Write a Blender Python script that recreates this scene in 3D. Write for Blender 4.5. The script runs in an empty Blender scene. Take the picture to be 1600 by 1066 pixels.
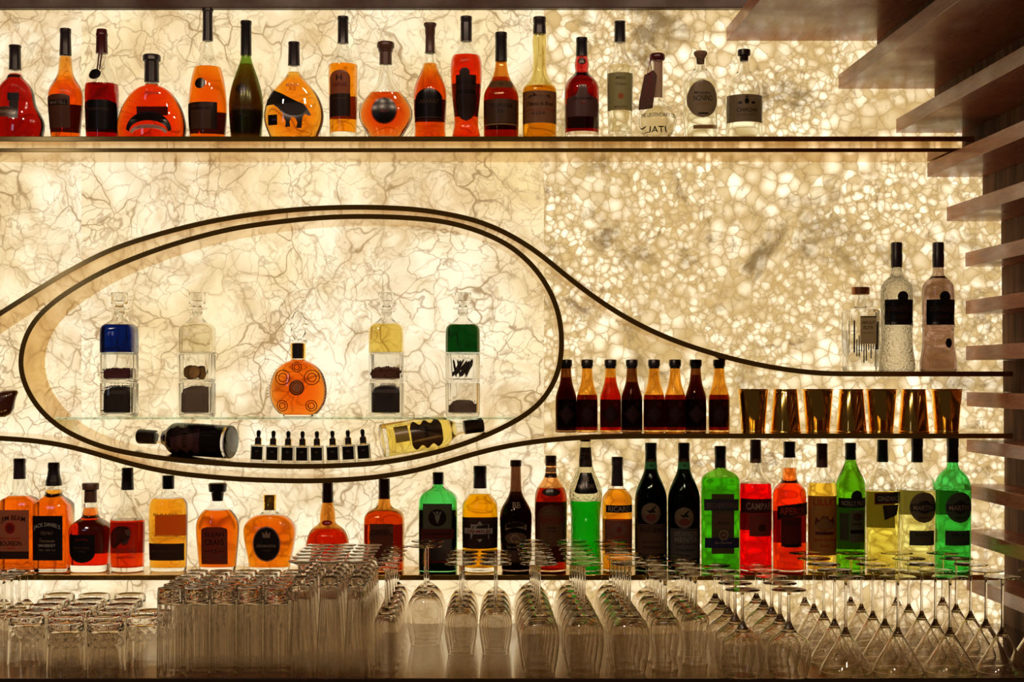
import bpy, bmesh, math, random
from mathutils import Vector
from mathutils.geometry import tessellate_polygon
random.seed(7)
PI = math.pi
S = bpy.context.scene
COL = S.collection

# ---------------------------------------------------------------- camera, world, lights, exposure
FPX, DIST, VX, VY = 2426.0, 4.0, 785.0, 588.0      # focal length in px, camera to wall, vanishing point
cd = bpy.data.cameras.new('camera'); cam = bpy.data.objects.new('camera', cd); COL.objects.link(cam)
cam.location = (0, -DIST, 0); cam.rotation_euler = (PI/2, 0, 0)
cd.sensor_width = 36; cd.lens = FPX/1600*36; cd.shift_x = (800-VX)/1600; cd.shift_y = (VY-533)/1600
cd.clip_start = 0.05
S.camera = cam
w = bpy.data.worlds.new('room'); S.world = w; w.use_nodes = True
w.node_tree.nodes['Background'].inputs[0].default_value = (1.0, .62, .38, 1)
w.node_tree.nodes['Background'].inputs[1].default_value = 0.035
def area_lamp(name, loc, target, sx, sy, power, col):
    d = bpy.data.lights.new(name, 'AREA'); d.shape = 'RECTANGLE'; d.size = sx; d.size_y = sy; d.energy = power; d.color = col
    o = bpy.data.objects.new(name, d); COL.objects.link(o); o.location = loc
    o.rotation_euler = (Vector(target)-Vector(loc)).to_track_quat('-Z', 'Y').to_euler()
for lx in (-2.1, -.9, .5, 1.7):  # added unseen fill lamps, brightening labels and board fronts, with small glints on glass
    area_lamp('front_fill_lamp', (lx, -3.3, 2.4), (lx*.35, 0, 0), .16, .16, 27, (1, .72, .5))
area_lamp('room_window', (-2.4, -4.6, .9), (0, 0, 0), .25, .8, 1.2, (.6, .62, 1))
S.view_settings.view_transform = 'Standard'; S.view_settings.look = 'None'
S.view_settings.gamma = 1; S.view_settings.use_curve_mapping = False; S.view_settings.exposure = 0
S.cycles.max_bounces = 40; S.cycles.transmission_bounces = 40; S.cycles.glossy_bounces = 10
S.cycles.diffuse_bounces = 3; S.cycles.transparent_max_bounces = 8; S.cycles.volume_bounces = 0
S.cycles.sample_clamp_indirect = 6

def d_at(Y): return DIST+Y
def WX(px, Y): return (px-VX)*d_at(Y)/FPX
def WZ(py, Y): return (VY-py)*d_at(Y)/FPX

# ---------------------------------------------------------------- materials
M = {}
def mat(name):
    m = bpy.data.materials.new(name); m.use_nodes = True
    nt = m.node_tree; nt.nodes.clear(); out = nt.nodes.new('ShaderNodeOutputMaterial')
    return m, nt, out
def N(nt, t, **kw):
    n = nt.nodes.new(t)
    for k, v in kw.items():
        if k[0] == '_': setattr(n, k[1:], v)
        else: n.inputs[k.replace('_', ' ')].default_value = v
    return n
def C4(c): return (c[0], c[1], c[2], 1)
def principled(name, col, rough=.5, metal=0, coat=0, noise=0, scale=20, stretch=(1, 1, 1), spec=.5):
    if name in M: return M[name]
    m, nt, out = mat(name)
    p = N(nt, 'ShaderNodeBsdfPrincipled'); p.inputs['Base Color'].default_value = C4(col)
    p.inputs['Roughness'].default_value = rough; p.inputs['Metallic'].default_value = metal
    p.inputs['Coat Weight'].default_value = coat; p.inputs['Coat Roughness'].default_value = .06
    p.inputs['Specular IOR Level'].default_value = spec
    if noise:
        tc = N(nt, 'ShaderNodeTexCoord'); mp = N(nt, 'ShaderNodeMapping'); mp.inputs['Scale'].default_value = stretch
        nz = N(nt, 'ShaderNodeTexNoise', Scale=scale, Detail=6.0, Roughness=.6)
        cr = N(nt, 'ShaderNodeMix', _data_type='RGBA')
        cr.inputs[6].default_value = C4([c*(1-noise) for c in col]); cr.inputs[7].default_value = C4([min(1, c*(1+noise)) for c in col])
        mr = N(nt, 'ShaderNodeMapRange'); mr.inputs[1].default_value = .3; mr.inputs[2].default_value = .7
        L = nt.links.new
        L(tc.outputs['Object'], mp.inputs[0]); L(mp.outputs[0], nz.inputs['Vector']); L(nz.outputs[0], mr.inputs[0])
        L(mr.outputs[0], cr.inputs[0]); L(cr.outputs[2], p.inputs['Base Color'])
    nt.links.new(p.outputs[0], out.inputs[0]); M[name] = m; return m
def glass(name, T=(1, 1, 1), ior=1.47, rough=0.0, bump=0, bscale=60):
    """T = what all four wall crossings together let through"""
    if name in M: return M[name]
    m, nt, out = mat(name)
    g = N(nt, 'ShaderNodeBsdfGlass', Roughness=rough, IOR=ior); g.inputs['Color'].default_value = C4([c**.25 for c in T])
    if bump:
        tc = N(nt, 'ShaderNodeTexCoord'); nz = N(nt, 'ShaderNodeTexNoise', Scale=float(bscale), Detail=2.0)
        b = N(nt, 'ShaderNodeBump', Strength=bump, Distance=.005)
        nt.links.new(tc.outputs['Object'], nz.inputs['Vector']); nt.links.new(nz.outputs[0], b.inputs['Height']); nt.links.new(b.outputs[0], g.inputs['Normal'])
    nt.links.new(g.outputs[0], out.inputs[0]); M[name] = m; return m
def liquid(T, name=None):
    """T = what 6 cm of the liquid lets through"""
    name = name or 'liquid_%s' % (tuple(round(t, 3) for t in T),)
    if name in M: return M[name]
    m, nt, out = mat(name)
    g = N(nt, 'ShaderNodeBsdfGlass', Roughness=0.0, IOR=1.35); g.inputs['Color'].default_value = (1, 1, 1, 1)
    sg = [-1.45*math.log(max(t, .0005))/.06 for t in T]; dn = max(max(sg), 1e-3)
    v = N(nt, 'ShaderNodeVolumeAbsorption', Density=dn); v.inputs['Color'].default_value = C4([1-s/dn for s in sg])
    nt.links.new(g.outputs[0], out.inputs[0]); nt.links.new(v.outputs[0], out.inputs[1]); M[name] = m; return m
def paper(col, tr=.78):
    name = 'paper_%s' % (tuple(round(c, 3) for c in col),)
    if name in M: return M[name]
    m, nt, out = mat(name)
    col = [min(.95, c*1.2) for c in col]
    d = N(nt, 'ShaderNodeBsdfDiffuse'); d.inputs[0].default_value = C4(col)
    t = N(nt, 'ShaderNodeBsdfTranslucent'); t.inputs[0].default_value = C4(col)
    g = N(nt, 'ShaderNodeBsdfGlossy', Roughness=.25); g.inputs[0].default_value = (1, 1, 1, 1)
    a = N(nt, 'ShaderNodeMixShader', Fac=tr); b = N(nt, 'ShaderNodeMixShader', Fac=.03)
    L = nt.links.new
    L(d.outputs[0], a.inputs[1]); L(t.outputs[0], a.inputs[2]); L(a.outputs[0], b.inputs[1]); L(g.outputs[0], b.inputs[2]); L(b.outputs[0], out.inputs[0])
    M[name] = m; return m

def onyx(name, kind, seed):
    m, nt, out = mat(name); L = nt.links.new
    tc = N(nt, 'ShaderNodeTexCoord'); mp = N(nt, 'ShaderNodeMapping'); mp.inputs['Location'].default_value = (seed*3.1, 0, seed*1.7)
    L(tc.outputs['Object'], mp.inputs[0])
    def noise(sc, det=4.0, vec=None, dist=0.0, rough=.55):
        n = N(nt, 'ShaderNodeTexNoise', Scale=float(sc), Detail=det, Distortion=dist, Roughness=rough)
        L(vec or mp.outputs[0], n.inputs['Vector']); return n
    def warp(amount, sc, vec=None, det=3.0):
        n = noise(sc, det, vec); s = N(nt, 'ShaderNodeVectorMath', _operation='SUBTRACT'); s.inputs[1].default_value = (.5, .5, .5)
        L(n.outputs['Color'], s.inputs[0]); k = N(nt, 'ShaderNodeVectorMath', _operation='SCALE'); k.inputs['Scale'].default_value = amount
        L(s.outputs[0], k.inputs[0]); a = N(nt, 'ShaderNodeVectorMath', _operation='ADD'); L(vec or mp.outputs[0], a.inputs[0]); L(k.outputs[0], a.inputs[1]); return a.outputs[0]
    def edge(sc, vec, w0, w1):
        v = N(nt, 'ShaderNodeTexVoronoi', _feature='DISTANCE_TO_EDGE', Scale=float(sc)); L(vec, v.inputs['Vector'])
        r = N(nt, 'ShaderNodeMapRange'); r.interpolation_type = 'SMOOTHSTEP'
        r.inputs[1].default_value = w0; r.inputs[2].default_value = w1; r.inputs[3].default_value = 1; r.inputs[4].default_value = 0
        L(v.outputs['Distance'], r.inputs[0]); return r.outputs[0]
    def rng(sock, a, b, c=0, d=1):
        r = N(nt, 'ShaderNodeMapRange'); r.inputs[1].default_value = a; r.inputs[2].default_value = b; r.inputs[3].default_value = c; r.inputs[4].default_value = d
        L(sock, r.inputs[0]); return r.outputs[0]
    def mul(a, b):
        n = N(nt, 'ShaderNodeMath', _operation='MULTIPLY'); L(a, n.inputs[0])
        if isinstance(b, (int, float)): n.inputs[1].default_value = b
        else: L(b, n.inputs[1])
        return n.outputs[0]
    def mix(f, a, b):
        n = N(nt, 'ShaderNodeMix', _data_type='RGBA')
        L(f, n.inputs[0])
        for k, s in ((6, a), (7, b)):
            if isinstance(s, tuple): n.inputs[k].default_value = C4(s)
            else: L(s, n.inputs[k])
        return n.outputs[2]
    def ridge(sc, vec, w, det=3.0, dist=.6):
        n = noise(sc, det, vec, dist); a = N(nt, 'ShaderNodeMath', _operation='SUBTRACT'); a.inputs[1].default_value = .5; L(n.outputs[0], a.inputs[0])
        b = N(nt, 'ShaderNodeMath', _operation='ABSOLUTE'); L(a.outputs[0], b.inputs[0]); return rng(b.outputs[0], 0, w, 1, 0)
    if kind == 'vein':
        v1 = warp(.16, 3.2, det=3.0); v2 = warp(.05, 15, v1, 2.0); v3 = warp(.035, 26, v1, 2.0)
        c = mix(rng(noise(1.9, 5.0, v1).outputs[0], .42, .66), (1.18, 1.03, .73), (1.04, .79, .39))
        c = mix(mul(rng(noise(4.5, 7.0, v1, .8, .62).outputs[0], .50, .68), .72), c, (.78, .50, .22))
        c = mix(mul(edge(8.5, v2, 0, .30), mul(rng(noise(3.3, 3.0).outputs[0], .36, .62), .62)), c, (.74, .50, .22))
        c = mix(mul(ridge(7, v2, .018), .50), c, (.58, .37, .15))
        c = mix(mul(ridge(15, v3, .020, 2.0), mul(rng(noise(3.7, 2.0).outputs[0], .38, .58), .55)), c, (.52, .34, .16))
        c = mix(mul(edge(8.5, v2, 0, .028), mul(rng(noise(6, 2.0).outputs[0], .34, .6), .85)), c, (.38, .22, .08))
        c = mix(mul(edge(19, v3, 0, .045), mul(rng(noise(5, 2.0).outputs[0], .36, .6), .7)), c, (.42, .26, .12))
        c = mix(mul(rng(noise(5.5, 8.0, v1, 1.2, .7).outputs[0], .64, .75), .85), c, (.30, .17, .06))
    else:
        v1 = warp(.030, 26, det=2.5); v0 = warp(.10, 4)
        def cells(sc, w_):
            f = N(nt, 'ShaderNodeTexVoronoi', _feature='F1', Scale=float(sc)); L(v1, f.inputs['Vector'])
            sp = N(nt, 'ShaderNodeSeparateColor'); L(f.outputs['Color'], sp.inputs[0])
            k = mix(rng(sp.outputs[0], .0, .7), (.80, .56, .24), (1.55, 1.32, .92))
            k = mix(mul(rng(f.outputs['Distance'], .25, .7), .85), k, (.66, .43, .16))
            return mix(mul(edge(sc, v1, 0, w_), .6), k, (.42, .27, .11))
        big, small = cells(30, .06), cells(54, .09)
        c = mix(rng(noise(3.0, 3.0, v0).outputs[0], .50, .53), small, big)
        c = mix(mul(rng(noise(2.0, 5.0, v0).outputs[0], .42, .66), .55), c, (.62, .40, .14))
        c = mix(mul(rng(noise(4.0, 8.0, v0, .6, .7).outputs[0], .55, .67), .85), c, (.22, .13, .045))
        c = mix(mul(rng(noise(11, 6.0, v0, .6, .7).outputs[0], .58, .68), .75), c, (.22, .12, .04))
    e = N(nt, 'ShaderNodeEmission', Strength=1.0); L(c, e.inputs[0])
    L(e.outputs[0], out.inputs[0]); return m

def wood(name, c0, c1, rough=.28, coat=.6):
    m, nt, out = mat(name); L = nt.links.new
    tc = N(nt, 'ShaderNodeTexCoord'); mp = N(nt, 'ShaderNodeMapping'); mp.inputs['Scale'].default_value = (14, 1.2, 14)
    nz = N(nt, 'ShaderNodeTexNoise', Scale=9.0, Detail=8.0, Roughness=.65, Distortion=.6); L(tc.outputs['Object'], mp.inputs[0]); L(mp.outputs[0], nz.inputs['Vector'])
    n2 = N(nt, 'ShaderNodeTexNoise', Scale=5.0, Detail=4.0); L(tc.outputs['Object'], n2.inputs['Vector'])
    r = N(nt, 'ShaderNodeMapRange'); r.inputs[1].default_value = .3; r.inputs[2].default_value = .7; L(nz.outputs[0], r.inputs[0])
    mx = N(nt, 'ShaderNodeMix', _data_type='RGBA'); mx.inputs[6].default_value = C4(c0); mx.inputs[7].default_value = C4(c1); L(r.outputs[0], mx.inputs[0])
    r2 = N(nt, 'ShaderNodeMapRange'); r2.inputs[1].default_value = .35; r2.inputs[2].default_value = .65; r2.inputs[3].default_value = rough*.6; r2.inputs[4].default_value = rough*1.5; L(n2.outputs[0], r2.inputs[0])
    p = N(nt, 'ShaderNodeBsdfPrincipled'); L(mx.outputs[2], p.inputs['Base Color']); L(r2.outputs[0], p.inputs['Roughness'])
    p.inputs['Coat Weight'].default_value = coat; p.inputs['Coat Roughness'].default_value = .07
    L(p.outputs[0], out.inputs[0]); return m

BRONZE = principled('dark_bronze', (.66, .42, .10), .13, 1.0)
STEEL = principled('brushed_steel', (.23, .165, .12), .13, 1.0, noise=.25, scale=8, stretch=(1, 30, 1))
GOLD = principled('polished_gold', (.98, .66, .15), .10, 1.0)
BLACK = principled('black_cap', (.012, .009, .01), .3)
DARKCAP = principled('dark_capsule', (.02, .012, .014), .32)
REDCAP = principled('burgundy_capsule', (.06, .006, .008), .3)
BROWNCAP = principled('brown_cap', (.075, .03, .016), .4)
CORK = principled('cork', (.16, .085, .045), .8, noise=.4, scale=200)
COPPER = principled('copper_cap', (.40, .17, .08), .3, .8)
GREENCAP = principled('green_capsule', (.012, .035, .015), .3)
CLEAR = glass('clear_glass', (.97, .97, .94))
CRYSTAL = glass('crystal_glass', (.95, .94, .90), 1.5)
TABLEGLASS = glass('table_glass', (.88, .83, .76), 1.54)
WOODL = wood('louvre_wood', (.28, .080, .034), (.62, .24, .125), .3, .15)
WOODB = wood('beam_wood', (.030, .007, .003), (.055, .013, .006), .5, 0)

# ---------------------------------------------------------------- mesh helpers
def link(name, me, mats, parent=None, loc=None):
    o = bpy.data.objects.new(name, me); COL.objects.link(o)
    for m in (mats if isinstance(mats, (list, tuple)) else [mats]): me.materials.append(m)
    if parent: o.parent = parent
    if loc: o.location = loc
    return o
def mesh(verts, faces, smooth=True, mi=None, angle=35):
    me = bpy.data.meshes.new('mesh'); me.from_pydata(verts, [], faces); me.update()
    if mi: me.polygons.foreach_set('material_index', mi)
    if smooth:
        me.polygons.foreach_set('use_smooth', [True]*len(faces))
        me.set_sharp_from_angle(angle=math.radians(angle))
    return me
def tag(o, label, cat, group=None, kind=None):
    if kind: o['kind'] = kind
    if label: o['label'] = label; o['category'] = cat
    if group: o['group'] = group
    return o
def root(name, loc, label, cat, group=None, rot=(0, 0, 0)):
    o = bpy.data.objects.new(name, None); COL.objects.link(o); o.empty_display_size = .02
    o.location = loc; o.rotation_euler = rot; return tag(o, label, cat, group)
def copy_tree(o, parent=None):
    c = o.copy(); COL.objects.link(c); c.parent = parent
    for ch in o.children: copy_tree(ch, c)
    return c
def sring(w, d, n, z, segs, mod=None):
    r = []
    for i in range(segs):
        a = 2*PI*i/segs; c, s = math.cos(a), math.sin(a); k = 1+(mod(a, z) if mod else 0)
        r.append((k*w*math.copysign(abs(c)**(2/n), c), k*d*math.copysign(abs(s)**(2/n), s), z))
    return r
def loft(rings, cap0=True, cap1=True, V=None, F=None):
    V = [] if V is None else V; F = [] if F is None else F
    b = len(V); n = len(rings[0])
    for r in rings: V += r
    for k in range(len(rings)-1):
        for i in range(n):
            j = (i+1) % n; F.append((b+k*n+i, b+k*n+j, b+(k+1)*n+j, b+(k+1)*n+i))
    for flag, k in ((cap0, 0), (cap1, len(rings)-1)):
        if flag:
            r = rings[k]; c = len(V); V.append(tuple(sum(p[q] for p in r)/n for q in range(3)))
            for i in range(n):
                j = (i+1) % n
                F.append((c, b+k*n+j, b+k*n+i) if k == 0 else (c, b+k*n+i, b+k*n+j))
    return V, F
def chaikin(p, it=2):
    for _ in range(it):
        q = [p[0]]
        for a, b in zip(p, p[1:]):
            q.append(tuple(.75*x+.25*y for x, y in zip(a, b))); q.append(tuple(.25*x+.75*y for x, y in zip(a, b)))
        q.append(p[-1]); p = q
    return p
def lathe(pts, segs=32, V=None, F=None, mod=None):      # pts: (radius, z) bottom to top, closed at both ends
    return loft([sring(max(r, 1e-5), max(r, 1e-5), 2, z, segs, mod) for r, z in pts], True, True, V, F)
def box(x0, x1, y0, y1, z0, z1, V=None, F=None, bev=0):
    V = [] if V is None else V; F = [] if F is None else F; b = len(V)
    V += [(x, y, z) for z in (z0, z1) for x, y in ((x0, y0), (x1, y0), (x1, y1), (x0, y1))]
    F += [tuple(b+i for i in f) for f in ((3, 2, 1, 0), (4, 5, 6, 7), (0, 1, 5, 4), (1, 2, 6, 5), (2, 3, 7, 6), (3, 0, 4, 7))]
    return V, F
def bevelled(o, wd=.001, seg=2):
    m = o.modifiers.new('bevel', 'BEVEL'); m.width = wd; m.segments = seg; m.limit_method = 'ANGLE'; return o

# ---------------------------------------------------------------- lettering
_TXT = {}
def text_shape(s):
    if s not in _TXT:
        c = bpy.data.curves.new('lettering', 'FONT'); c.body = s; c.align_x = 'CENTER'; c.size = 1; c.resolution_u = 3; c.offset = .012
        o = bpy.data.objects.new('lettering', c); COL.objects.link(o)
        bpy.context.view_layer.update()
        e = o.evaluated_get(bpy.context.evaluated_depsgraph_get()); me = e.to_mesh()
        vs = [(v.co.x, v.co.y) for v in me.vertices]; fs = [tuple(p.vertices) for p in me.polygons]; e.to_mesh_clear()
        bpy.data.objects.remove(o); bpy.data.curves.remove(c)
        xs = [v[0] for v in vs]; ys = [v[1] for v in vs]; x0, x1, y0, y1 = min(xs), max(xs), min(ys), max(ys)
        _TXT[s] = ([((x-(x0+x1)/2)/(x1-x0), (y-(y0+y1)/2)/(y1-y0)) for x, y in vs], fs)
    return _TXT[s]

def shape_hw(kind, v):        # half width of a label outline at v = -1 (top) .. 1 (bottom)
    if kind == 'oval': return math.sqrt(max(0, 1-v*v))
    if kind == 'arch': return 1 if v > -.35 else math.sqrt(max(0, 1-((v+.35)/.65)**2))
    if kind == 'lowarch': return 1 if v > -.8 else .55+.45*math.sqrt(max(0, 1-((v+.8)/.2)**2))
    if kind == 'shield': return 1 if v < .35 else math.sqrt(max(0, 1-((v-.35)/.65)**1.6))
    if kind == 'trap': return 1-.07*(v+1)
    if kind == 'flare': return .45+.55*min(1, ((v+1)/2)**1.1)*(1 if v < .75 else math.sqrt(max(0, 1-((v-.75)/.26)**2)))
    if kind == 'crest': return .35+.12*math.cos(v*3) if v < -.35 else min(1, .47+(v+.35)*3.5)
    if kind == 'cloud': return .86+.14*math.cos(v*9) if abs(v) < .93 else .55
    if kind == 'diamond': return 1-abs(v)
    return 1

class Bottle:
    """profile: (py, half-width px) from neck to base as read at the shelf's bottle row, 622 px per metre"""
    K = FPX/(DIST-.10)
    def __init__(s, base_z, profile, dr=1.0, n=2.0, t=.0026, base_t=.006, segs=48, mod=None, imod=None, smooth=2):
        s.base = base_z; s.t = t; s.bt = base_t; s.segs = segs; s.mod = mod; s.imod = imod
        pts = [(s.h(y), hw/s.K) for y, hw in profile]
        pts = chaikin(pts, smooth)[::-1]                          # bottom to top now
        hb, wb = pts[0]
        pts = [p for p in pts if p[0] > .006]
        s.pts = [(0, wb*.90), (.0008, wb*.955), (.0025, wb*.99), (.0055, wb)]+pts
        wn = s.pts[-1][1]; wm = max(p[1] for p in s.pts)
        def sec(wd, h):
            k = min(1, max(0, (wd-wn)/max(1e-6, wm*.92-wn))); k = k*k*(3-2*k)
            if h < .05: k = 1
            return wd*(1+(dr-1)*k), 2+(n-2)*k
        s.sec = sec
        s.top = s.pts[-1][0]
    def h(s, py): return (VY-py)/s.K-s.base
    def wat(s, h):
        p = s.pts
        if h <= p[0][0]: return p[0][1]
        for a, b in zip(p, p[1:]):
            if h <= b[0]: return a[1]+(b[1]-a[1])*(h-a[0])/max(1e-9, b[0]-a[0])
        return p[-1][1]
    def rings(s, off=0, h0=None, h1=None, mod=None):
        hs = [p[0] for p in s.pts if (h0 is None or p[0] > h0+1e-5) and (h1 is None or p[0] < h1-1e-5)]
        if h0 is not None: hs = [h0]+hs
        if h1 is not None: hs = hs+[h1]
        out = []
        for h in hs:
            wd = max(.002, s.wat(h)+off); d, n = s.sec(s.wat(h), h); d = max(.002, d+off)
            out.append(sring(wd, d, n, h, s.segs, mod))
        return out
    def body(s, par, m, name='glass_body'):
        o = s.rings(0, mod=s.mod); i = s.rings(-s.t, h0=s.bt, h1=s.top-.0002, mod=s.imod)[::-1]
        V, F = loft(o+i); return link(name, mesh(V, F, angle=50), m, par)
    def fill(s, par, m, py, name='liquid'):
        V, F = loft(s.rings(-s.t+.00025, h0=s.bt-.0004, h1=min(s.h(py), s.top-.002), mod=s.imod)); return link(name, mesh(V, F, angle=50), m, par)
    def surf(s, x, h, off, side=-1, arc=False):
        wd = s.wat(h); d, n = s.sec(wd, h)
        if arc and n < 2.6: x = wd*math.sin(max(-1.45, min(1.45, x/wd)))
        x = max(-wd*.985, min(wd*.985, x)); u = abs(x/wd)
        y = d*(1-u**n)**(1/n)
        # offset along the section normal
        nx = math.copysign(u**(n-1)/wd, x); ny = (max(1e-6, y/d))**(n-1)/d; l = math.hypot(nx, ny)
        return (x+nx/l*off, side*(y+ny/l*off), h)
    def cap(s, par, m, prof, name='cap', segs=28, n=2.0):
        pts = [(hw/s.K, s.h(y)) for y, hw in prof][::-1]
        r0, z0 = pts[0]; r1, z1 = pts[-1]
        pts = [(r0*.96, z0)]+[(r0, z0+.0005)]+pts[1:-1]+[(r1, z1-.0008), (r1-.0008, z1)]
        V, F = loft([sring(r, r, n, z, segs) for r, z in pts]); return link(name, mesh(V, F, angle=40), m, par)
    def label(s, par, layers, side=-1, name='front_label', note=None):
        """layers: ('shape kind', cx, y0, y1, hw, colour) | ('T', text, cx, cy, height, width, colour[, arch]) | ('P', points, colour), all px relative to the bottle axis"""
        V, F, MI, mats = [], [], [], []
        def slot(c):
            m = c if isinstance(c, bpy.types.Material) else paper(c)
            if m not in mats: mats.append(m)
            return mats.index(m)
        off = .0003
        for L in layers:
            b = len(V)
            if L[0] == 'T':
                _, tx, cx, cy, hh, ww, col = L[:7]; arch = L[7] if len(L) > 7 else 0
                vs, fs = text_shape(tx); k = slot(col)
                for u, v in vs:
                    V.append(s.surf((cx+u*ww*(side*-1 if side < 0 else -1))/s.K, s.h(cy-v*hh-arch*(1-4*u*u)), off+.0003, side, arc=True))
                F += [tuple(b+i for i in f) for f in fs]; MI += [k]*len(fs)
            elif L[0] == 'P':
                k = slot(L[2]); pl = L[1]
                for x, y in pl: V.append(s.surf(x/s.K, s.h(y), off+.0006, side))
                tr = tessellate_polygon([[Vector((x, -y, 0)) for x, y in pl]])
                for f in tr: F.append(tuple(b+i for i in f)); MI.append(k)
            else:
                kind, cx, y0, y1, hw, col = L; k = slot(col); R, Cn = (14 if kind == 'rect' else 24), 16
                for r in range(R+1):
                    v = -1+2*r/R; q = max(.002, shape_hw(kind, v))
                    for c in range(Cn+1):
                        V.append(s.surf((cx+hw*q*(-1+2*c/Cn))/s.K, s.h(y0+(y1-y0)*(v+1)/2), off, side))
                for r in range(R):
                    for c in range(Cn):
                        i = b+r*(Cn+1)+c; F.append((i, i+Cn+1, i+Cn+2, i+1)); MI.append(k)
                off += .00025
        o = link(name, mesh(V, F, True, MI, 60), mats, par)
        return o

# ---------------------------------------------------------------- the setting: onyx wall, beam, side wall, counter
ZT, ZC = 1.02, -(974-VY)/(FPX/DIST)
CZ = ZC
def wall_panel(x0, x1, kind, seed):
    V, F = box(x0, x1, 0, .03, CZ-.02, ZT)
    o = link('wall_back', mesh(V, F, False), onyx('backlit_onyx_%d' % seed, kind, seed)); o['kind'] = 'structure'; bevelled(o, .0012, 1)
XS1, XS2 = WX(127, 0), WX(850, 0)
wall_panel(-2.3, XS1-.0004, 'vein', 3); wall_panel(XS1+.0004, XS2-.0004, 'vein', 5); wall_panel(XS2+.0004, 1.42, 'pebble', 8)
V, F = box(-2.3, 1.6, -.03, -.001, WZ(12, -.03), ZT)
o = link('trim_1', mesh(V, F, False), WOODB); o['kind'] = 'structure'; bevelled(o, .002)

SHEAR = -.035
boards = [(1135, 43, 64), (1310, 117, 139), (1400, 186, 208), (1448.5, 255, 277), (1479, 324, 346), (1508, 395, 417), (1508.5, 470, 491), (1509, 541, 563),
          (1510, 613, 635), (1510, 686.5, 706), (1510, 756, 777), (1510, 827, 848), (1510, 901, 922)]
backs = [1370, 1460, 1503, 1535, 1564, 1565, 1566, 1567, 1568, 1569, 1569, 1569, 1568]
def prism(x0, x1, y0, z0, z1, V, F):
    b = len(V)
    V += [(x0, -.001, z0), (x1, -.001, z0), (x1-SHEAR*-y0, y0, z0), (x0-SHEAR*-y0, y0, z0)]; V += [(x, y, z1) for x, y, z in V[b:b+4]]
    F += [tuple(b+i for i in f) for f in ((0, 1, 2, 3), (7, 6, 5, 4), (0, 4, 5, 1), (1, 5, 6, 2), (2, 6, 7, 3), (3, 7, 4, 0))]
ORD = 'topmost second third fourth fifth sixth seventh eighth ninth tenth eleventh twelfth lowest'.split()
for i, (x, y0, y1) in enumerate(boards):
    ln = -2.4 if i < 4 else (-1.6 if i < 9 else -.50)
    V, F = [], []; prism(WX(x, 0), 1.60, ln, WZ(y1, 0), WZ(y0, 0), V, F)
    z = WZ(y1, 0)
    V = [(a, b, c-z) for a, b, c in V]
    o = link('timber_louvre', mesh(V, F, False), WOODL, loc=(0, 0, z)); bevelled(o, .0008, 1)
    lb = {0: 'widest glossy timber board, topmost of the stepped boards on the right'}.get(i, 'glossy timber board jutting from the side wall, %s counting down from the top' % ORD[i])
    tag(o, lb, 'louvre', 'stepped timber boards up the side wall')
V, F = [], []
MATB = principled('side_wall', (.20, .125, .085), .7, spec=.05, noise=.5, scale=6, stretch=(3, 6, .7))
for i, bx in enumerate(backs):
    zt = WZ(boards[i][2], 0)-.0006; zb = WZ(boards[i+1][1], 0)+.0006 if i < 12 else CZ
    prism(WX(bx, 0), 1.60, (-2.4 if i < 3 else -1.6 if i < 9 else -.5), zb, zt, V, F)
prism(1.45, 1.60, -1.6, CZ, WZ(boards[9][1], 0)-.03, V, F)
o = link('wall_right', mesh(V, F, False), MATB); o['kind'] = 'structure'

V, F = box(-2.3, 1.44, -.729, -.0005, -.03, 0)
o = link('counter', mesh(V, F, False), STEEL, loc=(0, 0, CZ)); bevelled(o, .002); tag(o, 'brushed steel back-bar counter carrying all the upturned glassware', 'counter')
V, F = box(-2.3, 1.44, -.725, -.0005, -.4, -.0305)
tag(link('base_cabinet', mesh(V, F, False), BLACK, loc=(0, 0, CZ)), 'black cabinet front below the steel counter edge', 'cabinet')

# ---------------------------------------------------------------- bronze shelves and ribbons
SF = -.18
def catmull(p, sub=6, closed=False):
    n = len(p); out = []
    for i in range(n if closed else n-1):
        if closed: a, b, c, d = p[(i-1) % n], p[i], p[(i+1) % n], p[(i+2) % n]
        else: a, b, c, d = p[max(0, i-1)], p[i], p[i+1], p[min(n-1, i+2)]
        for k in range(sub):
            t = k/sub
            out.append(tuple(.5*((2*b[q])+(-a[q]+c[q])*t+(2*a[q]-5*b[q]+4*c[q]-d[q])*t*t+(-a[q]+3*b[q]-3*c[q]+d[q])*t**3) for q in (0, 1)))
    if not closed: out.append(p[-1])
    return out
def smoothp(p, it, closed):
    for _ in range(it):
        n = len(p); q = []
        for i in range(n):
            if not closed and (i == 0 or i == n-1): q.append(p[i]); continue
            a, b, c = p[i-1], p[i], p[(i+1) % n]; q.append((.25*a[0]+.5*b[0]+.25*c[0], .25*a[1]+.5*b[1]+.25*c[1]))
        p = q
    return p
TH = .0125
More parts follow.
